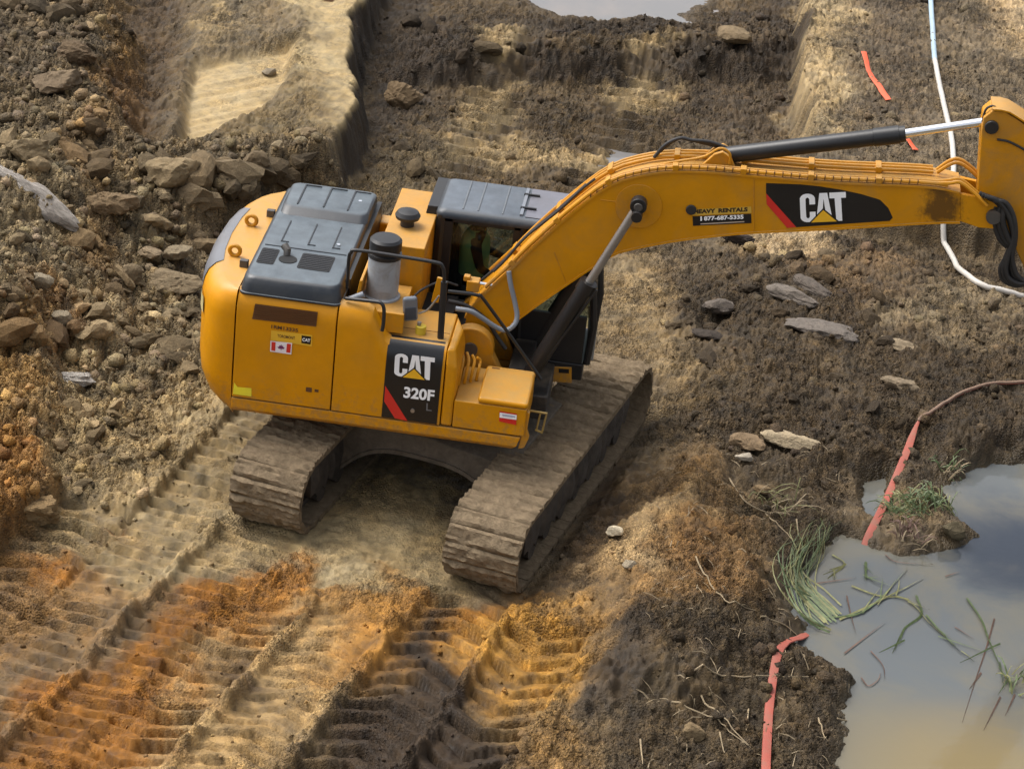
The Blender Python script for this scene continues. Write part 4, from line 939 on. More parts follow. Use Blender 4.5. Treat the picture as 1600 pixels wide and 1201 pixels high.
# hoses by the stick cylinder's root
for o_ in (0, .035, .07):
    rail('boom_hose', [(1022, 246), (1040, 226+o_*40), (1062, 216), (1080, 219), (1110, 222+o_*60), (1138, 232)], [-.06+o_*3, -.05+o_*3, -.02+o_*3, 0+o_*2, .02+o_, .02], .018, 5, RUB)
rail('boom_pipe', [(1025, 258), (1060, 252), (1100, 245), (1125, 232), (1140, 240), (1140, 256)], -.16, .014, 5, YEL2)
# ---- boom cylinders
pr = np.array(W((998, 320), -.42)); pb_ = np.array(W((826, 588), -.42))
for y in (-.42, .42):
    d_ = (pb_-pr)/np.hypot(*(pb_-pr)); e1 = np.array(W((926, 440), -.42)); e2 = np.array(W((932, 430), -.42))
    Lr = np.dot(np.array(W((920, 440), -.42))-pr, d_)
    a = pr; b_ = pr+d_*Lr; c_ = pb_
    m = MB(); m.tube([(b_[0], y, b_[1]), (b_[0]+d_[0]*.12, y, b_[1]+d_[1]*.12), (b_[0]+d_[0]*.121, y, b_[1]+d_[1]*.121), (c_[0], y, c_[1])], [.098, .098, .086, .086], 22); bc = mk('boom_cylinder', m, BLK, EXC)
    m = MB(); m.tube([(a[0], y, a[1]), (b_[0]+d_[0]*.02, y, b_[1]+d_[1]*.02)], .044, 18); mk('cylinder_rod', m, ROD, bc)
    m = MB(); m.disc_y(a[0], a[1], y-.06, y+.06, .085); mk('rod_eye', m, BLK, bc, bevel=.01)
    m = MB(); m.disc_y(a[0], a[1], y-.085, y-.061, .045, 18); mk('pin_cap', m, STEEL, bc, bevel=.008)
    m = MB(); m.tube([(b_[0]+.09, y-.06, b_[1]-.05), (c_[0]+.11, y-.06, c_[1]+.15)], .014, 8); mk('cylinder_pipe', m, BLK, bc)
# ---- stick cylinder
s0 = np.array(W((1128, 243), 0)); s1 = np.array(W((1415, 209), 0)); s2 = np.array(W((1548, 189), 0)); ds = (s1-s0)/np.hypot(*(s1-s0))
m = MB(); m.tube([(s0[0], 0, s0[1]), (s0[0]+.03, 0, s0[1]+.006), (s1[0]-.32*ds[0], 0, s1[1]-.32*ds[1]), (s1[0]-.318*ds[0], 0, s1[1]-.318*ds[1]), (s1[0]-.06, 0, s1[1]-.06*ds[1]/ds[0]), (s1[0]-.058, 0, s1[1]-.058*ds[1]/ds[0]), (s1[0], 0, s1[1])], [.075, .085, .085, .093, .093, .082, .082], 26)
sc_ = mk('stick_cylinder', m, BLK, EXC)
m = MB(); m.tube([(s1[0]-.05, 0, s1[1]-.013), (s2[0], 0, s2[1])], .044, 22); mk('cylinder_rod', m, CHROME, sc_)
m = MB(); m.disc_y(s2[0], s2[1], -.07, .07, .085); mk('rod_eye', m, BLK, sc_, bevel=.01)
m = MB(); m.disc_y(s0[0], s0[1], -.06, .06, .09); mk('cylinder_eye', m, BLK, sc_, bevel=.01)
for y0, y1 in ((-.13, -.075), (.075, .13)):
    m = MB(); m.prism([(s0[0]-.28, s0[1]-.20), (s0[0]+.22, s0[1]-.18), (s0[0]+.09, s0[1]+.04), (s0[0], s0[1]+.09), (s0[0]-.08, s0[1]+.05)], y0, y1); mk('cylinder_lug', m, YEL2, boom, bevel=.01)
# ---- stick
SP = [(4.955, 4.72), (4.95, 4.86), (5.02, 4.945), (5.14, 4.955), (5.32, 4.87), (5.62, 4.66), (5.92, 4.36), (6.9, 1.25), (6.72, 1.12), (6.55, 1.2), (5.62, 3.35), (5.40, 3.70), (5.22, 3.74), (5.06, 3.86), (5.02, 4.15)]
m = MB(); m.prism(SP, -.165, .165); sk = mk('stick', m, YEL2, EXC, bevel=.012)
m = MB(); m.disc_y(s2[0], s2[1], -.20, .20, .07); mk('stick_cylinder_pin', m, BLK, sk, bevel=.012)
P_ = np.array([(5.02, 4.955), (5.16, 4.965), (5.34, 4.88), (5.64, 4.68), (5.94, 4.38)])
mk('stick_top_plate', strip(np.array(resample(P_, 14)), .0, .016, -.18, .18), YEL, sk)
rail('stick_hose', [(1535, 190), (1540, 172), (1550, 166), (1560, 172), (1564, 186)], -.1, .012, 4, RUB, sk)
rail('stick_hose', [(1558, 218), (1575, 221), (1590, 228), (1604, 236)], -.172, .012, 4, RUB, sk)
for i in range(6):
    o_ = i*5.0; y = -.24-.035*(i % 3)
    rail('stick_hose', [(1530+o_*.9, 302+o_*.45), (1552+o_*.8, 312+o_*.2), (1572+o_*.5, 335+o_*.2), (1582+o_*.2, 370), (1572+o_*.4, 400), (1563+o_*.9, 420), (1568+o_*.9, 438-o_*.3), (1590+o_*.5, 446-o_*.3), (1612, 440-o_*.5)], y, .024, 4, RUB, sk)
for i in range(3):
    rail('stick_hose', [(1556+i*7, 322), (1553+i*7, 345), (1562+i*7, 372), (1574+i*6, 385)], -.23-.03*i, .030, 4, RUB, sk)
# bucket at the end of the stick (beyond the picture's edge)
bpz = max(hz(6.72, 0), 0)
m = MB(); cxb, czb = 6.72, 1.2
arc_ = [(cxb+.10+.62*math.cos(math.radians(a)), czb-.55+.55*math.sin(math.radians(a))) for a in range(70, -111, -20)]
inn = [(x*.93+cxb*.07, z*.93+(czb-.5)*.07) for x, z in arc_[::-1]]
m.prism(arc_+inn, -.55, .55); m.prism(arc_, -.57, -.545); m.prism(arc_, .545, .57)
bk = mk('bucket', m, STEEL, EXC, bevel=.01)
# ---- cab
cab = bpy.data.objects.new('cab', None); 
CY0, CY1, CX0 = .345, 1.27, -.42
m = MB(); m.box(CX0, 1.30, CY0, CY1, 1.10, 1.30); cab = mk('cab', m, BLK, EXC, bevel=.02)
m = MB(); m.box(CX0, 1.28, CY0+.001, CY0+.05, 1.30, 1.86); m.box(CX0, .55, CY1-.05, CY1-.001, 1.30, 1.75); mk('cab_side_panel', m, BLK, cab, bevel=.01)
def post(pts, w, name='cab_post'):
    m = MB(); m.tube(pts, w, 8); return mk(name, m, BLK, cab)
FR = [(1.33, 1.30), (1.36, 1.75), (1.30, 2.25), (1.08, 2.70), (.98, 2.80)]
for y in (CY0+.035, CY1-.035):
    post([(x, y, z) for x, z in FR], .040)
    post([(.58, y, 1.3), (.50, y, 2.82)], .045)
    post([(CX0+.05, y, 1.3), (CX0+.05, y, 2.82)], .05)
m = MB(); m.box(CX0, -.24, CY0+.002, CY0+.05, 1.86, 2.80); m.box(.40, .58, CY0+.002, CY0+.05, 1.86, 2.80); m.box(CX0, .98, CY0+.002, CY0+.05, 2.745, 2.80); mk('cab_side_panel', m, BLK, cab, bevel=.01)
m = MB(); m.box(CX0, -.30, CY1-.05, CY1-.002, 1.75, 2.80); m.box(.45, .56, CY1-.05, CY1-.002, 1.75, 2.80); m.box(CX0, .98, CY1-.05, CY1-.002, 2.70, 2.80); mk('cab_side_panel', m, BLK, cab, bevel=.01)
def pane(name, pts): m = MB(); m.add(pts, [tuple(range(len(pts)))]); return mk(name, m, GLASS, cab, smooth=False)
pane('side_window', [(-.25, CY0+.025, 1.85), (.41, CY0+.025, 1.85), (.41, CY0+.025, 2.75), (-.25, CY0+.025, 2.75)])
pane('side_window', [(.57, CY0+.025, 1.85), (1.33, CY0+.025, 1.85), (1.28, CY0+.025, 2.25), (1.05, CY0+.025, 2.75), (.57, CY0+.025, 2.75)])
pane('door_window', [(-.31, CY1-.025, 1.74), (.46, CY1-.025, 1.74), (.46, CY1-.025, 2.71), (-.31, CY1-.025, 2.71)])
pane('door_window', [(.55, CY1-.025, 1.32), (1.33, CY1-.025, 1.32), (1.35, CY1-.025, 1.75), (1.28, CY1-.025, 2.25), (1.08, CY1-.025, 2.71), (.55, CY1-.025, 2.71)])
m = MB(); m.add([(x, y, z) for x, z in FR for y in (CY0+.07, CY1-.07)], [(2*k, 2*k+1, 2*k+3, 2*k+2) for k in range(4)]); mk('windscreen', m, GLASS, cab)
# roof
m = MB(); m.layers([rrect(CX0-.01, 1.02, CY0-.01, CY1+.01, .07, 2.79), rrect(CX0-.015, 1.03, CY0-.015, CY1+.015, .08, 2.83), rrect(CX0, 1.01, CY0+.01, CY1-.01, .08, 2.86), rrect(CX0+.04, .97, CY0+.06, CY1-.06, .08, 2.883)])
rf = mk('cab_roof', m, ROOFM, cab, angle=50)
m = MB(); m.box(.50, .94, CY0+.075, CY1-.075, 2.881, 2.893); hc = mk('roof_hatch', m, ROOFM2, rf, bevel=.005)
m = MB(); m.box(.44, .475, CY0+.10, CY1-.10, 2.882, 2.905); mk('hatch_hinge', m, GREYP, rf, bevel=.004)
for y in (CY0+.28, CY1-.28):
    m = MB(); m.box(.43, .60, y-.012, y+.012, 2.893, 2.915); mk('hatch_clip', m, BLK, rf)
for x in (-.16, .00, .26):
    m = MB(); m.box(x-.008, x+.008, CY0+.08, CY1-.08, 2.881, 2.891); mk('roof_rib', m, mat('roof_rib', (.11, .12, .13), .45), rf, bevel=.003)
m = MB(); m.layers([[(CX0-.02, CY0+.02, 2.0), (CX0+.02, CY0+.02, 2.0), (CX0+.02, CY1+.02, 2.0), (CX0-.02, CY1+.02, 2.0)], [(CX0-.14, CY0+.14, 2.72), (CX0+.02, CY0+.14, 2.72), (CX0+.02, CY1+.03, 2.72), (CX0-.14, CY1+.03, 2.72)], [(CX0-.12, CY0+.16, 2.84), (CX0+.02, CY0+.16, 2.84), (CX0+.02, CY1+.03, 2.84), (CX0-.12, CY1+.03, 2.84)]])
mk('rear_window_guard', m, BLK, cab, bevel=.01)
m = MB(); m.tube([tuple(unproj(p, 1, 1.29)) for p in ((937, 440), (933, 500), (925, 562))], .014, 8); mk('cab_handrail', m, mat('rail_grey', (.24, .24, .23), .4), cab)
m = MB(); m.tube([tuple(unproj(p, 1, .95)) for p in ((921, 478), (921, 500), (917, 560))], .012, 8); mk('cab_handrail', m, MATS['rail_grey'], cab)
a = [unproj(p, 1, .335) for p in ((850, 572), (893, 574), (893, 599), (846, 595))]
m = MB(); m.prism([(p[0], p[2]) for p in a], .335, .60); cs = mk('cab_mount', m, YEL2, EXC, bevel=.008)
a = [unproj(p, 1, .335) for p in ((873, 575.5), (889, 576.5), (889, 583), (873, 582))]; flat_on('mount_label', [(p[0], p[2]) for p in a], .331, BPR, cs)
m = MB(); m.box(CX0+.1, 1.24, CY0+.06, CY1-.06, 1.301, 1.34); mk('cab_floor', m, SEATM, cab)
m = MB(); m.box(-.26, .20, .60, 1.06, 1.45, 1.72); m.prism([(-.30, 1.70), (-.14, 1.70), (-.22, 2.42), (-.34, 2.42)], .60, 1.06); m.box(-.33, -.24, .70, .96, 2.42, 2.58); mk('driver_seat', m, SEATM, cab, bevel=.04, seg=3)
for y in (.50, 1.14):
    m = MB(); m.box(-.1, .34, y-.06, y+.06, 1.5, 1.86); m.tube([(.26, y, 1.86), (.29, y, 2.0)], [.02, .03], 8); mk('console', m, SEATM, cab, bevel=.02)
# ---- operator in the seat
def skinned(name, verts, edges, radii, material, root=0, sub=2):
    me_ = bpy.data.meshes.new(name); me_.from_pydata(verts, edges, []); me_.materials.append(material)
    o = bpy.data.objects.new(name, me_); COL.objects.link(o)
    sk_ = o.modifiers.new('skin', 'SKIN'); sk_.use_smooth_shade = True
    for i, r in enumerate(radii): me_.skin_vertices[0].data[i].radius = r if isinstance(r, tuple) else (r, r)
    for i in range(len(verts)): me_.skin_vertices[0].data[i].use_root = (i == root)
    ss = o.modifiers.new('sub', 'SUBSURF'); ss.levels = sub; ss.render_levels = sub
    return o
oy = .83
bv = [(-.06, oy, 1.80), (-.10, oy, 2.02), (-.10, oy, 2.22), (-.09, oy, 2.33), (-.08, oy, 2.40), (-.05, oy, 2.50), (-.04, oy, 2.60)]
be = [(0, 1), (1, 2), (2, 3), (3, 4), (4, 5), (5, 6)]; brad = [(.15, .13), (.15, .12), (.17, .12), (.13, .10), .055, .085, .08]
for s_ in (-1, 1):
    i = len(bv); bv += [(-.08, oy+s_*.20, 2.29), (.0, oy+s_*.27, 2.05), (.20, oy+s_*.29, 1.97), (.28, oy+s_*.30, 2.0)]; be += [(3, i), (i, i+1), (i+1, i+2), (i+2, i+3)]; brad += [.07, .05, .04, .035]
    i = len(bv); bv += [(.02, oy+s_*.10, 1.78), (.42, oy+s_*.14, 1.80), (.52, oy+s_*.14, 1.42), (.64, oy+s_*.14, 1.38)]; be += [(0, i), (i, i+1), (i+1, i+2), (i+2, i+3)]; brad += [.085, .065, .05, .04]
bv = [(x+.07, y, z+(.11 if z > 1.9 else 0)) for x, y, z in bv]
pers = skinned('person', bv, be, brad, CLOTH)
tag(pers, 'seated operator in a bright green hi-vis vest inside the excavator cab', 'person')
m = MB(); m.layers([[(-.03+rx*math.cos(a), oy+ry*math.sin(a), z+.11) for a in np.linspace(0, 2*math.pi, 20, endpoint=False)] for z, rx, ry in ((1.90, .165, .20), (2.05, .165, .20), (2.2, .165, .225), (2.29, .15, .24), (2.36, .11, .18), (2.40, .08, .09))], False, False)
mk('vest', m, VEST, pers, angle=60)
m = MB(); m.layers([[(.035+r*1.1*math.cos(a), oy+r*math.sin(a), z+.09) for a in np.linspace(0, 2*math.pi, 20, endpoint=False)] for z, r in ((2.53, .118), (2.58, .12), (2.64, .105), (2.675, .07), (2.685, .01))]); mk('hard_hat', m, mat('helmet_white', (.7, .7, .68), .4), pers)
# ------------------------------------------------------------------ stones and clods
def ico(sub):
    bm = bmesh.new(); bmesh.ops.create_icosphere(bm, subdivisions=sub, radius=1.0)
    v = np.array([p.co[:] for p in bm.verts]); f = np.array([[q.index for q in p.verts] for p in bm.faces]); bm.free(); return v, f
ICO = {k: ico(k) for k in (1, 2, 3, 4)}
def rock_pts(seed, sub=2, planes=13, jit=.05, squash=.7, soft=.25):
    rs = np.random.RandomState(seed); v, f = ICO[sub]
    nrm = rs.normal(size=(planes, 3)); nrm /= np.linalg.norm(nrm, axis=1)[:, None]; d = rs.uniform(.46, 1.0, planes)
    t = v @ nrm.T; r = np.where(t > .05, d/np.maximum(t, .05), 9).min(1); r = np.minimum(r, 1.15)
    r = r*(1-soft)+soft*.85
    n = sum(np.sin(v @ rs.normal(size=3)*k+rs.rand()*6)*a for k, a in ((3, .05), (6, .04), (11, .03), (19, .02)))
    p = v*(r*(1+n)+rs.normal(size=len(v))*jit*.5)[:, None]
    p *= np.array([1, rs.uniform(.65, .95), rs.uniform(squash-.15, squash+.1)])
    return p, f
def clod_mat():
    m, nt, b = _new('clod_soil'); L = nt.links
    oi = nd(nt, 'ShaderNodeObjectInfo'); tc = nd(nt, 'ShaderNodeTexCoord'); ge = nd(nt, 'ShaderNodeNewGeometry')
    n1 = nd(nt, 'ShaderNodeTexNoise', Scale=11.0, Detail=6.0, Roughness=.7); L.new(ge.outputs['Position'], n1.inputs['Vector'])
    r1 = ramp(nt, [(.28, (.5, .48, .46)), (.5, (1, 1, 1)), (.75, (1.28, 1.24, 1.18))]); L.new(n1.outputs['Fac'], r1.inputs[0])
    mu = nd(nt, 'ShaderNodeMix', data_type='RGBA', blend_type='MULTIPLY'); mu.inputs[0].default_value = .85
    L.new(oi.outputs['Color'], mu.inputs[6]); L.new(r1.outputs[0], mu.inputs[7]); L.new(mu.outputs[2], b.inputs['Base Color'])
    b.inputs['Roughness'].default_value = .9; b.inputs['Specular IOR Level'].default_value = .2
    n2 = nd(nt, 'ShaderNodeTexNoise', Scale=30.0, Detail=5.0, Roughness=.7); L.new(ge.outputs['Position'], n2.inputs['Vector'])
    bp = nd(nt, 'ShaderNodeBump', Strength=.8, Distance=.04); L.new(n2.outputs['Fac'], bp.inputs['Height']); L.new(bp.outputs[0], b.inputs['Normal'])
    return m
CLODM = clod_mat()
def rock_mesh(name, seed, sub, **kw):
    p, f = rock_pts(seed, sub, **kw); me_ = bpy.data.meshes.new(name); me_.from_pydata([tuple(q) for q in p], [], [tuple(map(int, t)) for t in f]); me_.materials.append(CLODM)
    if sub >= 3: me_.polygons.foreach_set('use_smooth', [True]*len(me_.polygons)); me_.set_sharp_from_angle(angle=math.radians(28))
    return me_
def place(name, me_, p, size, rot, col, label, cat, group=None, sink=.3):
    o = bpy.data.objects.new(name, me_); COL.objects.link(o)
    o.location = (p[0], p[1], p[2]+size[2]*(1-2*sink)); o.scale = size; o.rotation_euler = rot; o.color = (col[0]*1.04, col[1]*.99, col[2]*.90, 1)
    tag(o, label, cat, group); return o
def soil_at(p):
    i = min(max(np.searchsorted(GX, p[0]), 0), NX-1); j = min(max(np.searchsorted(GY, p[1]), 0), NY-1); return C[j, i]
def pxm(p): return FPX/np.dot(p-CAM, RCAM[2])      # picture points per metre there
# (centre, width px, height px, in-plane angle, colour, name, label, category)
GREY = (.16, .15, .14); LG = (.33, .32, .30); DG = (.060, .052, .050)
NOTABLE = [
 ((92, 142), 78, 52, .3, (.115, .095, .082), 'boulder', 'large dark grey-brown boulder near the top left corner', 'boulder'),
 ((118, 96), 62, 40, -.2, (.085, .068, .058), 'boulder', 'dark lump resting just behind the large dark boulder at top left', 'boulder'),
 ((622, 166), 62, 56, .5, (.27, .20, .125), 'boulder', 'angular tan boulder at the foot of the trench wall above the engine hood', 'boulder'),
 ((1145, 68), 54, 40, -.5, (.20, .155, .10), 'boulder', 'tan-brown boulder high on the far trench floor', 'boulder'),
 ((1248, 470), 88, 26, -.42, (.155, .138, .125), 'stone_slab', 'long grey slab of stone on the brown mound under the boom', 'stone'),
 ((1272, 453), 66, 18, -.5, (.115, .10, .09), 'stone_slab', 'thin dark grey slab lying against the long grey slab', 'stone'),
 ((1290, 523), 108, 30, -.22, (.15, .135, .125), 'stone_slab', 'flat grey-violet slab below the two slabs on the mound', 'stone'),
 ((114, 597), 64, 26, .12, (.36, .35, .34), 'stone', 'pale grey wedge-shaped stone on the left bank', 'stone'),
 ((958, 836), 30, 28, .2, (.80, .72, .56), 'stone', 'cream-white stone beside the near track', 'stone'),
 ((1236, 690), 76, 44, -.2, (.37, .31, .22), 'stone_slab', 'broad pale tan slab on the mound right of the track', 'stone'),
 ((1168, 697), 50, 24, -.1, (.25, .185, .12), 'stone', 'brownish stone left of the broad pale slab', 'stone'),
 ((1162, 719), 32, 14, .3, (.42, .38, .32), 'stone', 'small whitish stone just below the brownish stone on the mound', 'stone'),
 ((1405, 545), 70, 34, -.2, (.27, .22, .155), 'stone_slab', 'pale crumbling slab on the mound, far right', 'stone'),
 ((1400, 600), 66, 28, -.05, (.22, .18, .13), 'stone_slab', 'low tan slab above the red hose bend', 'stone'),
 ((175, 330), 70, 50, .1, (.15, .12, .09), 'earth_lump', 'rounded brown earth lump on the left slope beside the orange streak', 'earth lump'),
 ((272, 282), 78, 58, .4, (.16, .13, .09), 'earth_lump', 'large brown lump at the bottom end of the scraped pale slab', 'earth lump'),
 ((270, 452), 84, 40, -.3, (.25, .205, .145), 'earth_lump', 'big pale flat-topped lump left of the counterweight', 'earth lump'),
 ((205, 440), 44, 60, .2, (.15, .125, .095), 'earth_lump', 'upright grey-brown lump next to the big pale lump', 'earth lump'),
 ((232, 401), 40, 28, 0, (.24, .19, .13), 'stone', 'tan block above the big pale lump', 'stone'),
 ((278, 404), 44, 30, .4, (.24, .20, .14), 'stone', 'tilted tan block close behind the counterweight corner', 'stone'),
 ((60, 812), 92, 52, .1, (.19, .145, .09), 'earth_lump', 'big cracked tan lump at the left edge of the tyre prints', 'earth lump'),
 ((95, 705), 34, 46, .2, (.14, .11, .085), 'earth_lump', 'brown lump at the foot of the orange left bank', 'earth lump'),
 ((1488, 838), 38, 30, 0, (.10, .085, .055), 'stone', 'mossy stone standing at the edge of the grassy spit', 'stone'),
 ((1592, 938), 50, 26, .3, (.03, .025, .022), 'stone', 'black stone breaking the puddle at the right edge', 'stone'),
 ((1122, 486), 42, 34, .2, (.12, .105, .095), 'stone', 'grey block at the top of the dark hollow right of the track', 'stone'),
 ((1110, 525), 52, 16, .1, (.05, .042, .036), 'stone', 'dark flat stone at the bottom of the hollow right of the track', 'stone'),
 ((1155, 380), 62, 26, .1, (.045, .036, .032), 'earth_lump', 'nearly black earth lump just below the boom', 'earth lump'),
 ((432, 232), 26, 18, 0, (.33, .27, .18), 'stone', 'small pale stone on the bench slope behind the engine hood', 'stone'),
 ((482, 214), 26, 22, .3, (.25, .195, .125), 'stone', 'small tan stone near the bench edge', 'stone'),
 ((420, 118), 26, 14, .2, (.23, .20, .155), 'stone', 'lone stone lying on the scraped pale slab', 'stone'),
 ((352, 270), 44, 36, .2, (.15, .115, .075), 'earth_lump', 'brown lump straight behind the rear of the hood', 'earth lump'),
 ((395, 262), 46, 34, .5, (.155, .12, .08), 'earth_lump', 'brown lump above the hood, left of the bench wall', 'earth lump'),
 ((45, 245), 70, 44, .3, (.17, .14, .10), 'earth_lump', 'broad olive-brown lump on the slope below the dark boulders', 'earth lump'),
 ((60, 452), 54, 40, .4, (.23, .20, .15), 'stone', 'grey-tan broken block at the left edge above the orange soil', 'stone'),
 ((100, 505), 40, 30, .2, (.21, .18, .135), 'stone', 'grey-tan block right of the broken block on the left bank', 'stone'),
 ((1190, 770), 26, 40, .1, (.22, .16, .095), 'earth_lump', 'standing tan lump on the bank above the dry stalks', 'earth lump'),
 ((985, 885), 24, 16, .1, (.30, .26, .20), 'stone', 'small grey stone below the cream-white stone', 'stone'),
 ((1080, 1150), 40, 30, .1, (.20, .15, .09), 'earth_lump', 'tan lump at the bottom edge left of the red hose', 'earth lump'),
 ((1582, 1188), 60, 30, .1, (.24, .175, .10), 'stone', 'brown stone in the puddle at the bottom right corner', 'stone'),
]
for i, (c, w, h, an, col, nm, lab, cat) in enumerate(NOTABLE):
    p = on_ground(c); k = pxm(p); sx = w/k/2*1.08; flat = nm == 'stone_slab'
    szz = max(.05, sx*.36) if flat else max(.05, min(h/k/2*1.25, sx*.9)); sy = sx*(.6 if flat else .9)
    if nm in ('earth_lump', 'boulder') and c[0] < 700: col = tuple(np.array(col)*.55+np.array(soil_at(p))*.5)
    me_ = rock_mesh(nm, 300+i, 4 if w > 55 else 3, planes=11 if not flat else 9, squash=.75, soft=.16)
    place(nm, me_, p+np.array([0, .0, 0]), (sx, sy, szz), (random.uniform(-.15, .15), random.uniform(-.12, .12), an+random.uniform(-.2, .2)), col, lab, cat, None, .36 if flat else .26)
# log
lp = [on_ground(p) for p in ((-30, 262), (10, 290), (50, 318), (98, 352))]
lmid = (lp[0]+lp[-1])/2; ldir = lp[-1]-lp[0]
me_ = rock_mesh('log', 77, 4, planes=9, squash=.85, soft=.05); me_.materials[0] = mat('weathered_wood', (.33, .295, .255), .85, vary=.4, vscale=9, bump=.9, bscale=30, dirt=.6, dirt_col=(.09, .075, .06))
lg = place('log', me_, lmid, (np.linalg.norm(ldir)*.56, .20, .20), (0, math.atan2(-ldir[2], np.hypot(*ldir[:2])), math.atan2(ldir[1], ldir[0])), (1, 1, 1), None, None, None, .3)
tag(lg, 'weathered grey log half buried in the left slope', 'log')
# countable clods: picture areas with how many, size range (px wide) and label
CM = [rock_mesh('earth_clod', 500+k, 2, planes=6+k % 4, jit=.10, squash=.8, soft=.04) for k in range(14)]
AREAS = [
 ([(0, 0), (150, 0), (160, 90), (60, 60), (0, 110)], 26, (19, 58), 'brown clod in the dark rubble along the top left edge', 'clods at the top left'),
 ([(0, 180), (150, 160), (190, 250), (130, 300), (0, 260)], 26, (19, 63), 'olive-brown clod on the slope between the dark boulders and the log', 'clods above the log'),
 ([(100, 310), (330, 300), (340, 400), (200, 430), (110, 420)], 30, (19, 66), 'grey-brown clod on the slope between log and counterweight', 'clods behind the counterweight'),
 ([(180, 250), (430, 255), (540, 240), (440, 290), (350, 330), (200, 310)], 34, (21, 72), 'brown clod in the rubble heap under the scraped slab', 'clods under the slab'),
 ([(0, 370), (90, 370), (110, 480), (60, 560), (0, 540)], 26, (19, 60), 'grey-tan clod on the heap at the left edge below the log', 'clods below the log'),
 ([(120, 430), (310, 420), (315, 600), (180, 650), (110, 560)], 46, (17, 58), 'grey-brown clod in the rubble to the left of the counterweight', 'clods left of the counterweight'),
 ([(90, 620), (250, 600), (260, 680), (150, 780), (90, 760)], 24, (15, 43), 'tan clod between the orange bank and the track prints', 'clods by the track prints'),
 ([(600, 210), (680, 190), (690, 300), (640, 300), (595, 280)], 18, (13, 37), 'brown clod on the trench floor between hood and cab', 'clods behind the tank'),
 ([(640, 30), (800, 40), (1240, 30), (1230, 90), (640, 100)], 26, (13, 43), 'dark brown clod on the earth bank across the trench', 'clods on the cross bank'),
 ([(1010, 450), (1200, 400), (1500, 400), (1590, 600), (1400, 680), (1080, 640)], 40, (13, 40), 'dark brown clod on the mound below the boom', 'clods on the mound'),
]
def in_poly(p, poly):
    c = False; n = len(poly)
    for i in range(n):
        a, b = poly[i], poly[(i+1) % n]
        if (a[1] > p[1]) != (b[1] > p[1]) and p[0] < a[0]+(p[1]-a[1])/(b[1]-a[1])*(b[0]-a[0]): c = not c
    return c
for poly, n, (s0_, s1_), lab, grp in AREAS:
    xs = [p[0] for p in poly]; ys = [p[1] for p in poly]; got = []
    while len(got) < n:
        c = (random.uniform(min(xs), max(xs)), random.uniform(min(ys), max(ys)))
        if not in_poly(c, poly): continue
        w_ = s0_+(s1_-s0_)*random.random()**2.6; got.append((w_, c))
    got.sort(reverse=True)
    for k, (w_, c) in enumerate(got):
        p = on_ground(c); s = w_/pxm(p)/2
        col = np.array(soil_at(p))*random.choice([.55, .8, .95, 1.05, 1.25])*random.uniform(.9, 1.1)+.006; col = col*.85+col.mean()*.15
        lab_ = (('largest ', 'second largest ', 'third largest ', 'fourth largest ')[k] if k < 4 else 'small ')+lab
        if k < 4: s *= 1.25-.08*k
        place('earth_clod', random.choice(CM), p, (s*random.uniform(1, 1.35), s*random.uniform(.65, 1), s*random.uniform(.55, .9)), (random.uniform(-.4, .4), random.uniform(-.4, .4), random.uniform(0, 6.3)), col, lab_, 'clod', grp, .42)
# uncountable crumbs: one mesh
def crumbs(n, weight, smin, smax, seed, name, label, power=3.0, sub=1, lift=.2):
    rs = np.random.RandomState(seed)
    cand = rs.rand(n*6, 2)*np.array([18.4, 27.5])+np.array([-9.6, -7.4])
    ii = np.clip(np.searchsorted(GX, cand[:, 0]), 0, NX-1); jj = np.clip(np.searchsorted(GY, cand[:, 1]), 0, NY-1)
    w = weight[jj, ii]; keep = rs.rand(len(w)) < w; cand, ii, jj = cand[keep][:n], ii[keep][:n], jj[keep][:n]
    var = [rock_pts(900+k, sub, 6, .18, .8, .0) for k in range(12)]
    V, F, CC = [], [], []; off = 0
    for q in range(len(cand)):
        p, f = var[rs.randint(12)]; s = smin+(smax-smin)*rs.rand()**power
        a, b = rs.rand(2)*6.28; b = (b-3.14)*.2
        R1 = np.array([[math.cos(a), -math.sin(a), 0], [math.sin(a), math.cos(a), 0], [0, 0, 1]]); R2 = np.array([[1, 0, 0], [0, math.cos(b), -math.sin(b)], [0, math.sin(b), math.cos(b)]])
        v = (p*s) @ (R1 @ R2).T; v[:, 0] += cand[q, 0]; v[:, 1] += cand[q, 1]; v[:, 2] += H[jj[q], ii[q]]+s*lift
        V.append(v); F.append(f+off); off += len(v)
        c = C[jj[q], ii[q]]*rs.choice([.7, .9, 1.0, 1.1, 1.3])*rs.uniform(.85, 1.15)*np.array([1, rs.uniform(.95, 1.04), rs.uniform(.9, 1.1)]); CC.append(np.tile(np.append(c, 0), (len(v), 1)))
    V = np.concatenate(V).astype(np.float32); F = np.concatenate(F).astype(np.int32); CC = np.concatenate(CC).astype(np.float32)
    me_ = bpy.data.meshes.new(name); me_.vertices.add(len(V)); me_.vertices.foreach_set('co', V.ravel()); me_.loops.add(F.size); me_.loops.foreach_set('vertex_index', F.ravel())
    me_.polygons.add(len(F)); me_.polygons.foreach_set('loop_start', np.arange(0, F.size, 3, dtype=np.int32)); me_.update(calc_edges=True)
    g_ = me_.attributes.new('grit', 'FLOAT', 'POINT'); g_.data.foreach_set('value', np.full(len(V), .55, np.float32)); ca_ = me_.color_attributes.new('soil', 'FLOAT_COLOR', 'POINT'); ca_.data.foreach_set('color', CC.ravel()); me_.materials.append(SOIL)
    o = bpy.data.objects.new(name, me_); COL.objects.link(o); tag(o, label, None, None, 'stuff'); return o
dry = (1-np.clip(pud*3, 0, 1))*(1-np.clip(pud2*3, 0, 1))*(1-foot)*(1-slab)*(1-under*.8)
wr = np.clip(RUB_*1.6-.42, 0, 1)*dry*(1-PRN*.6)
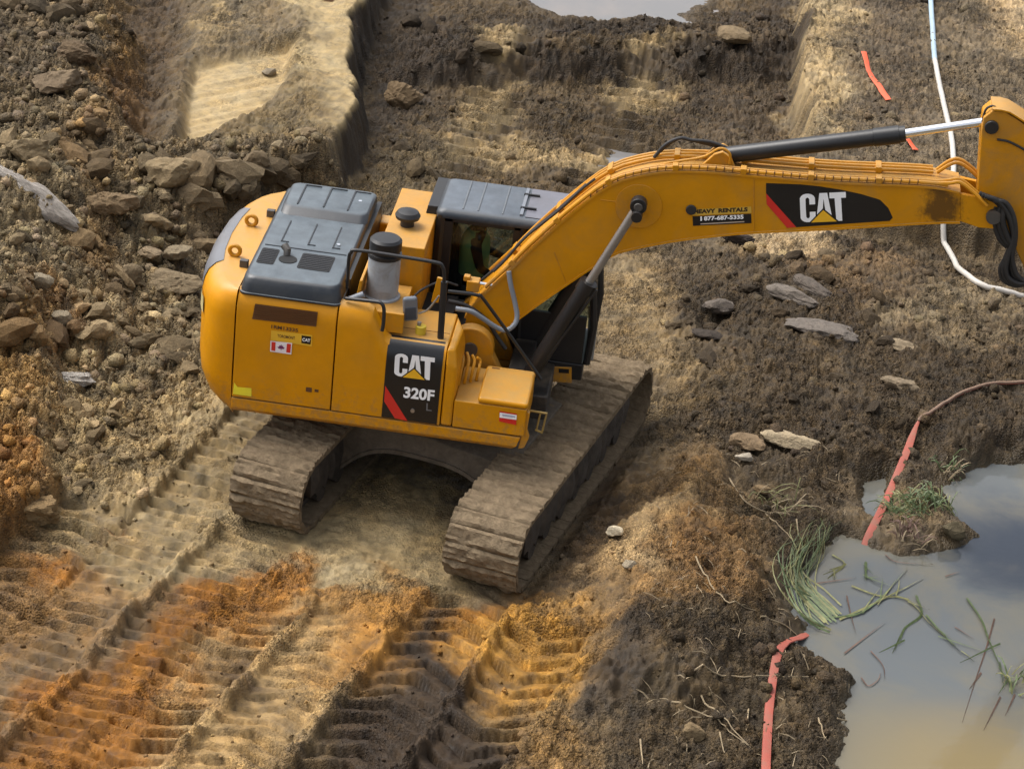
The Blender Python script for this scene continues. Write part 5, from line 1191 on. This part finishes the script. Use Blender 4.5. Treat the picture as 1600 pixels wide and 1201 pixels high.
crumbs(5200, wr, .016, .12, 1, 'rubble', 'crumbled soil clods strewn over the slopes and mounds', 2.8, 1, -.05)
wc = np.clip(.14+RUB_*.45-SMO*.3+PRN*.34, 0, 1)*dry
crumbs(9000, wc, .008, .032, 2, 'soil_crumbs', 'small soil crumbs and pebbles spread over the whole ground', 2.2)

# ------------------------------------------------------------------ hoses, pipe, ribbons
def ground_path(pxs, dz, k=6, minz=None):
    pts = [on_ground(p) for p in pxs]
    pts = smooth_path([tuple(p) for p in pts], k); out_ = []
    zs = [hz(p[0], p[1]) for p in pts]
    for i, p in enumerate(pts):
        z = np.mean(zs[max(0, i-2):i+3])*.5+max(zs[max(0, i-1):i+2])*.5
        if minz is not None: z = max(z, minz)
        out_.append((p[0], p[1], z+dz))
    return out_
pp = ground_path([(1450, -30), (1456, 50), (1464, 115), (1480, 190), (1489, 250), (1487, 300), (1474, 340), (1471, 370), (1486, 406), (1520, 440), (1570, 460), (1640, 475)], .035)
nblue = 11
m = MB(); m.tube(pp, .038, 12); wp = mk('water_pipe', m, mat('white_pipe', (.50, .47, .42), .45, dirt=.35, dirt_col=(.38, .31, .25)))
tag(wp, 'white plastic pipe crossing the bank behind the boom and curving round below it', 'pipe')
m = MB(); m.tube(pp[:nblue], .041, 12); mk('blue_sleeve', m, mat('pale_blue_pipe', (.33, .44, .52), .45, dirt=.3), wp)
def ribbon(pts, width, th, name, material, twist=0.):
    m = MB(); rings = []
    for i, p in enumerate(pts):
        a = np.array(pts[max(i-1, 0)]); b = np.array(pts[min(i+1, len(pts)-1)]); t = (b-a)/np.linalg.norm(b-a)
        s = np.cross(t, (0, 0, 1)); s /= np.linalg.norm(s); u = np.cross(s, t); c_, s_ = math.cos(twist*math.sin(i*.35)), math.sin(twist*math.sin(i*.35)); s, u = s*c_+u*s_, u*c_-s*s_
        w = width[i] if isinstance(width, list) else width; h = th[i] if isinstance(th, list) else th; p = np.array(p)
        rings.append([tuple(p+s*w/2*x+u*h*y) for x, y in ((-1, .2), (-.9, 1), (-.5, 1.25), (0, 1.3), (.5, 1.25), (.9, 1), (1, .2), (0, 0))])
    m.layers(rings); return mk(name, m, material, angle=50)
hp = [on_ground(p) for p in ((1640, 605), (1560, 605), (1525, 612), (1490, 627), (1455, 648), (1434, 664), (1415, 712), (1392, 768), (1368, 818), (1347, 868))]
hp = [tuple(p+np.array([0, 0, .02])) for p in hp]
sub_ = [tuple(unproj(p, 2, WZ-.05)) for p in ((1338, 895), (1318, 935), (1298, 965))]
h2 = [tuple(on_ground(p)+np.array([0, 0, .02])) for p in ((1280, 985), (1255, 998), (1228, 1008), (1214, 1028), (1206, 1070), (1200, 1120), (1197, 1180), (1194, 1280))]
full = smooth_path(hp+sub_+h2, 7); n1_ = len(hp)*7-14
full = [(p[0], p[1], max(p[2], hz(p[0], p[1])+.012) if not (i > len(hp)*7-7 and i < (len(hp)+3)*7) else p[2]) for i, p in enumerate(full)]
zz = [p[2] for p in full]; full = [(p[0], p[1], p[2] if len(hp)*7-9 < i < (len(hp)+3)*7+2 else float(np.mean(zz[max(0, i-2):i+3]))+.004) for i, p in enumerate(full)]
wd = [.035 if i < 35 else min(.088, .035+(i-35)*.012) for i in range(len(full))]; th_ = [.022 if i < 35 else .012 for i in range(len(full))]
REDH = mat('red_hose', (.32, .070, .045), .6, dirt=.85, dirt_col=(.22, .125, .085), vary=.15, dscale=4)
rh = ribbon(full, wd, th_, 'lay_flat_hose', REDH, .06); tag(rh, 'red lay-flat hose dipping through the puddle at the lower right', 'hose')
m = MB(); m.tube([(p[0], p[1], p[2]+.018) for p in full[:36]], .020, 8); mk('hose_tail', m, mat('muddy_hose', (.20, .125, .085), .8, dirt=.6), rh)
ORB = mat('orange_tape', (.72, .09, .025), .6, dirt=.5)
for pxs, w, lab in (([(1349, 86), (1354, 103), (1362, 122), (1374, 142), (1388, 160)], .085, 'long bright orange marking tape on the right bank'), ([(1417, 222), (1422, 229), (1430, 240)], .085, 'short orange tape scrap just above the stick cylinder'), ([(488, -8), (503, -1), (520, 3)], .08, 'orange tape scrap at the very top of the pale bench')):
    p = ground_path(pxs, .03, 4); tag(ribbon(p, w, .006, 'marking_tape', ORB, .3), lab, 'tape', 'orange marking tape')

# ------------------------------------------------------------------ grass, reeds and twigs
def blade_mb(m, pts, w):
    n = len(pts); L_v = []; 
    for i, p in enumerate(pts):
        a = np.array(pts[max(i-1, 0)]); b = np.array(pts[min(i+1, n-1)]); t = (b-a)/(np.linalg.norm(b-a)+1e-9)
        s = np.cross(t, (0.15, -.5, .85)); s /= np.linalg.norm(s)+1e-9; k = w*(1-.85*(i/(n-1))**1.5)/2; p = np.array(p)
        L_v += [tuple(p-s*k), tuple(p+s*k+np.array([0, 0, w*.3]))]
    m.add(L_v, [(2*i, 2*i+1, 2*i+3, 2*i+2) for i in range(n-1)])
GRN = mat('green_grass', (.080, .112, .038), .55, vary=.4, vscale=14); GRN2 = mat('yellow_green_grass', (.17, .165, .06), .6, vary=.35, vscale=12)
STRAW = mat('dry_straw', (.27, .205, .12), .7, vary=.3, vscale=9); BST = mat('brown_stem', (.115, .065, .045), .7, vary=.3, vscale=9)
rs = np.random.RandomState(21)
m = MB(); m2 = MB()
for k in range(46):
    o_ = rs.normal()*.85; j = rs.normal(size=2)*7; L0 = rs.uniform(.55, 1.0)
    g2 = lambda: rs.normal()*7
    path = [(1292+j[0]+o_*8, 988+j[1]), (1264+o_*9+j[0], 962+j[1]), (1248+o_*12+g2(), 925+j[1]), (1250+o_*14+j[0]+g2(), 885+g2()), (1272+o_*16+g2()*1.5, 850+j[1]+g2()), (1303+o_*10+j[0]+g2()*2.5, 828+j[1]+g2()*1.5)][:3+int(4*L0)]
    pts = [tuple(on_ground(p)+np.array([0, 0, .03+.08*math.sin(i/5*3.1)+rs.rand()*.04])) for i, p in enumerate(path)]
    pts = [(p[0], p[1], max(p[2], WZ+.02)) for p in pts]
    blade_mb(m if k % 3 else m2, smooth_path(pts, 3), rs.uniform(.009, .018))
gc = mk('grass_clump', m, GRN, smooth=False); tag(gc, 'long green grass clump arching along the left shore of the puddle', 'grass', 'grass clumps by the puddle'); mk('yellow_blades', m2, GRN2, gc, smooth=False)
def tuft(c, n, lr, lab, seed, lean=(0, 0), mats=(GRN, GRN2)):
    rs_ = np.random.RandomState(seed); b = on_ground(c); mm = [MB(), MB()]
    for k in range(n):
        a = rs_.rand()*6.28; r = rs_.rand()**.5*lr*.55; base = np.array([b[0]+r*math.cos(a), b[1]+r*math.sin(a)]); base = np.append(base, max(hz(*base), WZ))
        a2 = rs_.rand()*6.28; Lh = lr*rs_.uniform(.4, 1.0); dx, dy = math.cos(a2)*Lh*.7+lean[0], math.sin(a2)*Lh*.7+lean[1]; h_ = Lh*rs_.uniform(.15, .6)
        pts = [tuple(base+np.array([dx*t, dy*t, h_*math.sin(t*2.4)])) for t in (0, .3, .6, .85, 1.0)]
        pts = [(p[0], p[1], max(p[2], WZ+.01)) for p in pts]
        blade_mb(mm[k % 3 == 0], pts, rs_.uniform(.010, .018))
    o = mk('grass_tuft', mm[0], mats[0], smooth=False); tag(o, lab, 'grass', 'grass clumps by the puddle'); mk('pale_blades', mm[1], mats[1], o, smooth=False)
tuft((1408, 800), 60, .42, 'green tuft beside the red hose on the grassy spit', 31)
tuft((1440, 790), 60, .42, 'green tuft in the middle of the grassy spit', 32)
tuft((1470, 790), 40, .34, 'green tuft at the outer end of the grassy spit', 33)
tuft((1480, 735), 36, .30, 'thin grass tuft at the top shore of the puddle', 34, (0, 0), (GRN, STRAW))
tuft((1425, 835), 44, .34, 'brown matted tuft along the lower shore of the grassy spit', 35, (0, 0), (BST, STRAW))
tuft((1590, 1095), 26, .42, 'green reed tuft standing in water at the right edge', 36)
tuft((1215, 785), 26, .5, 'wispy grass tuft on the bank above the arching clump', 37, (.1, -.1), (GRN2, STRAW))
ZX = lambda x, z: (1000+x*.3755, 750+z*.3755)
REEDS = [
 ([(770, 570), (900, 560), (1000, 490), (1110, 370)], 0, 'green reed floating left of the puddle centre, its tip to the upper right'),
 ([(830, 580), (960, 520), (1090, 455), (1180, 405)], 1, 'pale reed crossing the floating reeds near the hose end'),
 ([(880, 440), (990, 480), (1090, 490), (1150, 530), (1200, 590), (1290, 670), (1390, 755)], 1, 'longest floating reed, bent across the middle of the puddle'),
 ([(1150, 480), (1170, 560), (1100, 620), (1050, 720)], 0, 'green reed hanging down from the middle of the long bent reed'),
 ([(1190, 560), (1260, 640), (1340, 720)], 0, 'green reed lying close along the long bent reed'),
 ([(1360, 490), (1420, 580), (1450, 660), (1500, 780), (1550, 900)], 0, 'long dark green reed near the right edge of the puddle'),
 ([(1475, 575), (1440, 700), (1400, 820), (1340, 1010)], 2, 'thin brown stem crossing the long dark green reed'),
 ([(850, 720), (940, 650), (1020, 590)], 2, 'short brown stem floating right of the flat hose end'),
 ([(730, 430), (900, 405)], 2, 'brown stem floating inside the curve of the grass clump'),
 ([(1020, 310), (1070, 340), (1220, 350)], 2, 'brown stem floating below the grassy spit'),
 ([(960, 710), (1010, 770), (1020, 830)], 2, 'short bent brown stem in the open lower puddle'),
 ([(920, 820), (950, 855), (990, 830), (1000, 800)], 2, 'hooked little stem nearest the muddy point'),
 ([(1560, 890), (1520, 980)], 2, 'brown stem below the reed tuft at the right edge'),
 ([(1500, 900), (1430, 1040)], 2, 'brown stem over the olive shallows at the lower right'),
 ([(860, 480), (880, 570), (900, 640)], 2, 'upright brown stem between the floating reeds and the shore'),
 ([(800, 310), (850, 350), (780, 410)], 1, 'bent yellow reed below the red hose where it enters the water'),
 ([(940, 340), (945, 400), (1010, 440)], 0, 'green reed trailing from the end of the red hose'),
 ([(1420, 800), (1370, 870)], 2, 'brown stem left of the thin crossing stem'),
 ([(1310, 610), (1390, 660)], 2, 'brown scrap of stem between the long reeds'),
 ([(1270, 400), (1330, 380)], 2, 'tiny brown stem far out on the grey water'),
]
for pts, kd, lab in REEDS:
    w = [tuple(unproj(ZX(*p), 2, WZ+.012)) for p in pts]; w = smooth_path(w, 6) if len(w) > 2 else [w[0], tuple((np.array(w[0])+np.array(w[1]))/2), w[1]]
    m = MB(); blade_mb(m, w, .030 if kd < 2 else .018)
    if kd < 2:
        for q in range(4):
            o_ = rs.normal(size=2)*.035; kk = rs.randint(1, max(2, len(w)-3)); blade_mb(m, [(p[0]+o_[0]*(i-1), p[1]+o_[1]*(i-1)*.6, p[2]+.008) for i, p in enumerate(w[kk:kk+6])] if len(w[kk:kk+6]) > 1 else w, .016)
    tag(mk('reed_stem', m, (GRN, GRN2, BST)[kd], smooth=False), lab, 'reed', 'reeds floating in the puddle')
TW = [
 ([(210, 815), (430, 832), (700, 825)], 'long dry stalk crossing under the red flat hose'),
 ([(130, 930), (280, 990), (350, 1040), (450, 1110)], 'dry stalk left of the flat hose, the lower of the crossing pair'),
 ([(250, 920), (340, 1000), (450, 1110)], 'thick dry stalk left of the flat hose, the upper of the crossing pair'),
 ([(500, 575), (600, 610), (660, 660)], 'pale straw pointing at the bend of the flat hose'),
 ([(370, 0), (430, 90), (520, 140), (600, 150)], 'forked dry stalk on the bank above the arching grass'),
 ([(520, 150), (590, 210), (640, 265)], 'dry stalk running down to the top of the arching grass'),
 ([(330, 1060), (350, 1150)], 'short dry twig at the bottom below the crossing stalks'),
 ([(230, 330), (290, 440), (370, 520), (480, 550)], 'curved thin twig on the orange bank'),
 ([(450, 960), (440, 1050)], 'short straw just left of the flat hose'),
 ([(820, 1000), (910, 1020)], 'straw sticking out over the puddle from the muddy point'),
 ([(740, 1000), (770, 1090)], 'dark twig on the muddy point right of the flat hose'),
 ([(650, 170), (658, 240)], 'upright thin straw beside the arching grass'),
 ([(0, 1090), (10, 1190)], 'pale straw at the bottom edge, leftmost of the stalks'),
]
for pts, lab in TW:
    g_ = [on_ground(ZX(*p))+np.array([0, 0, .025]) for p in pts]; w = smooth_path([tuple(p) for p in g_], 5)
    w = [(p[0], p[1], max(p[2], hz(p[0], p[1])+.012)) for p in w]
    m = MB(); m.tube(w, [.0095*(1-.6*i/len(w)) for i in range(len(w))], 6); tag(mk('dry_stalk', m, STRAW), lab, 'twig', 'dry stalks on the bank')
# sparse dry grass over the lower right bank
m = MB()
for k in range(230):
    c = (random.uniform(1000, 1330), random.uniform(700, 1200))
    b = on_ground(c)
    if b[2] < WZ+.03: continue
    a2 = random.uniform(0, 6.28); Lh = random.uniform(.05, .22)
    e = (b[0]+math.cos(a2)*Lh, b[1]+math.sin(a2)*Lh)
    z1 = max(hz(*e), WZ)+random.uniform(.0, .04)
    blade_mb(m, [tuple(b), ((b[0]+e[0])/2, (b[1]+e[1])/2, max((b[2]+z1)/2, hz((b[0]+e[0])/2, (b[1]+e[1])/2))+.02), (e[0], e[1], z1)], random.uniform(.006, .012))
tag(mk('dry_grass', m, STRAW, smooth=False), 'sparse dry grass litter over the bank left of the puddle', None, None, 'stuff')
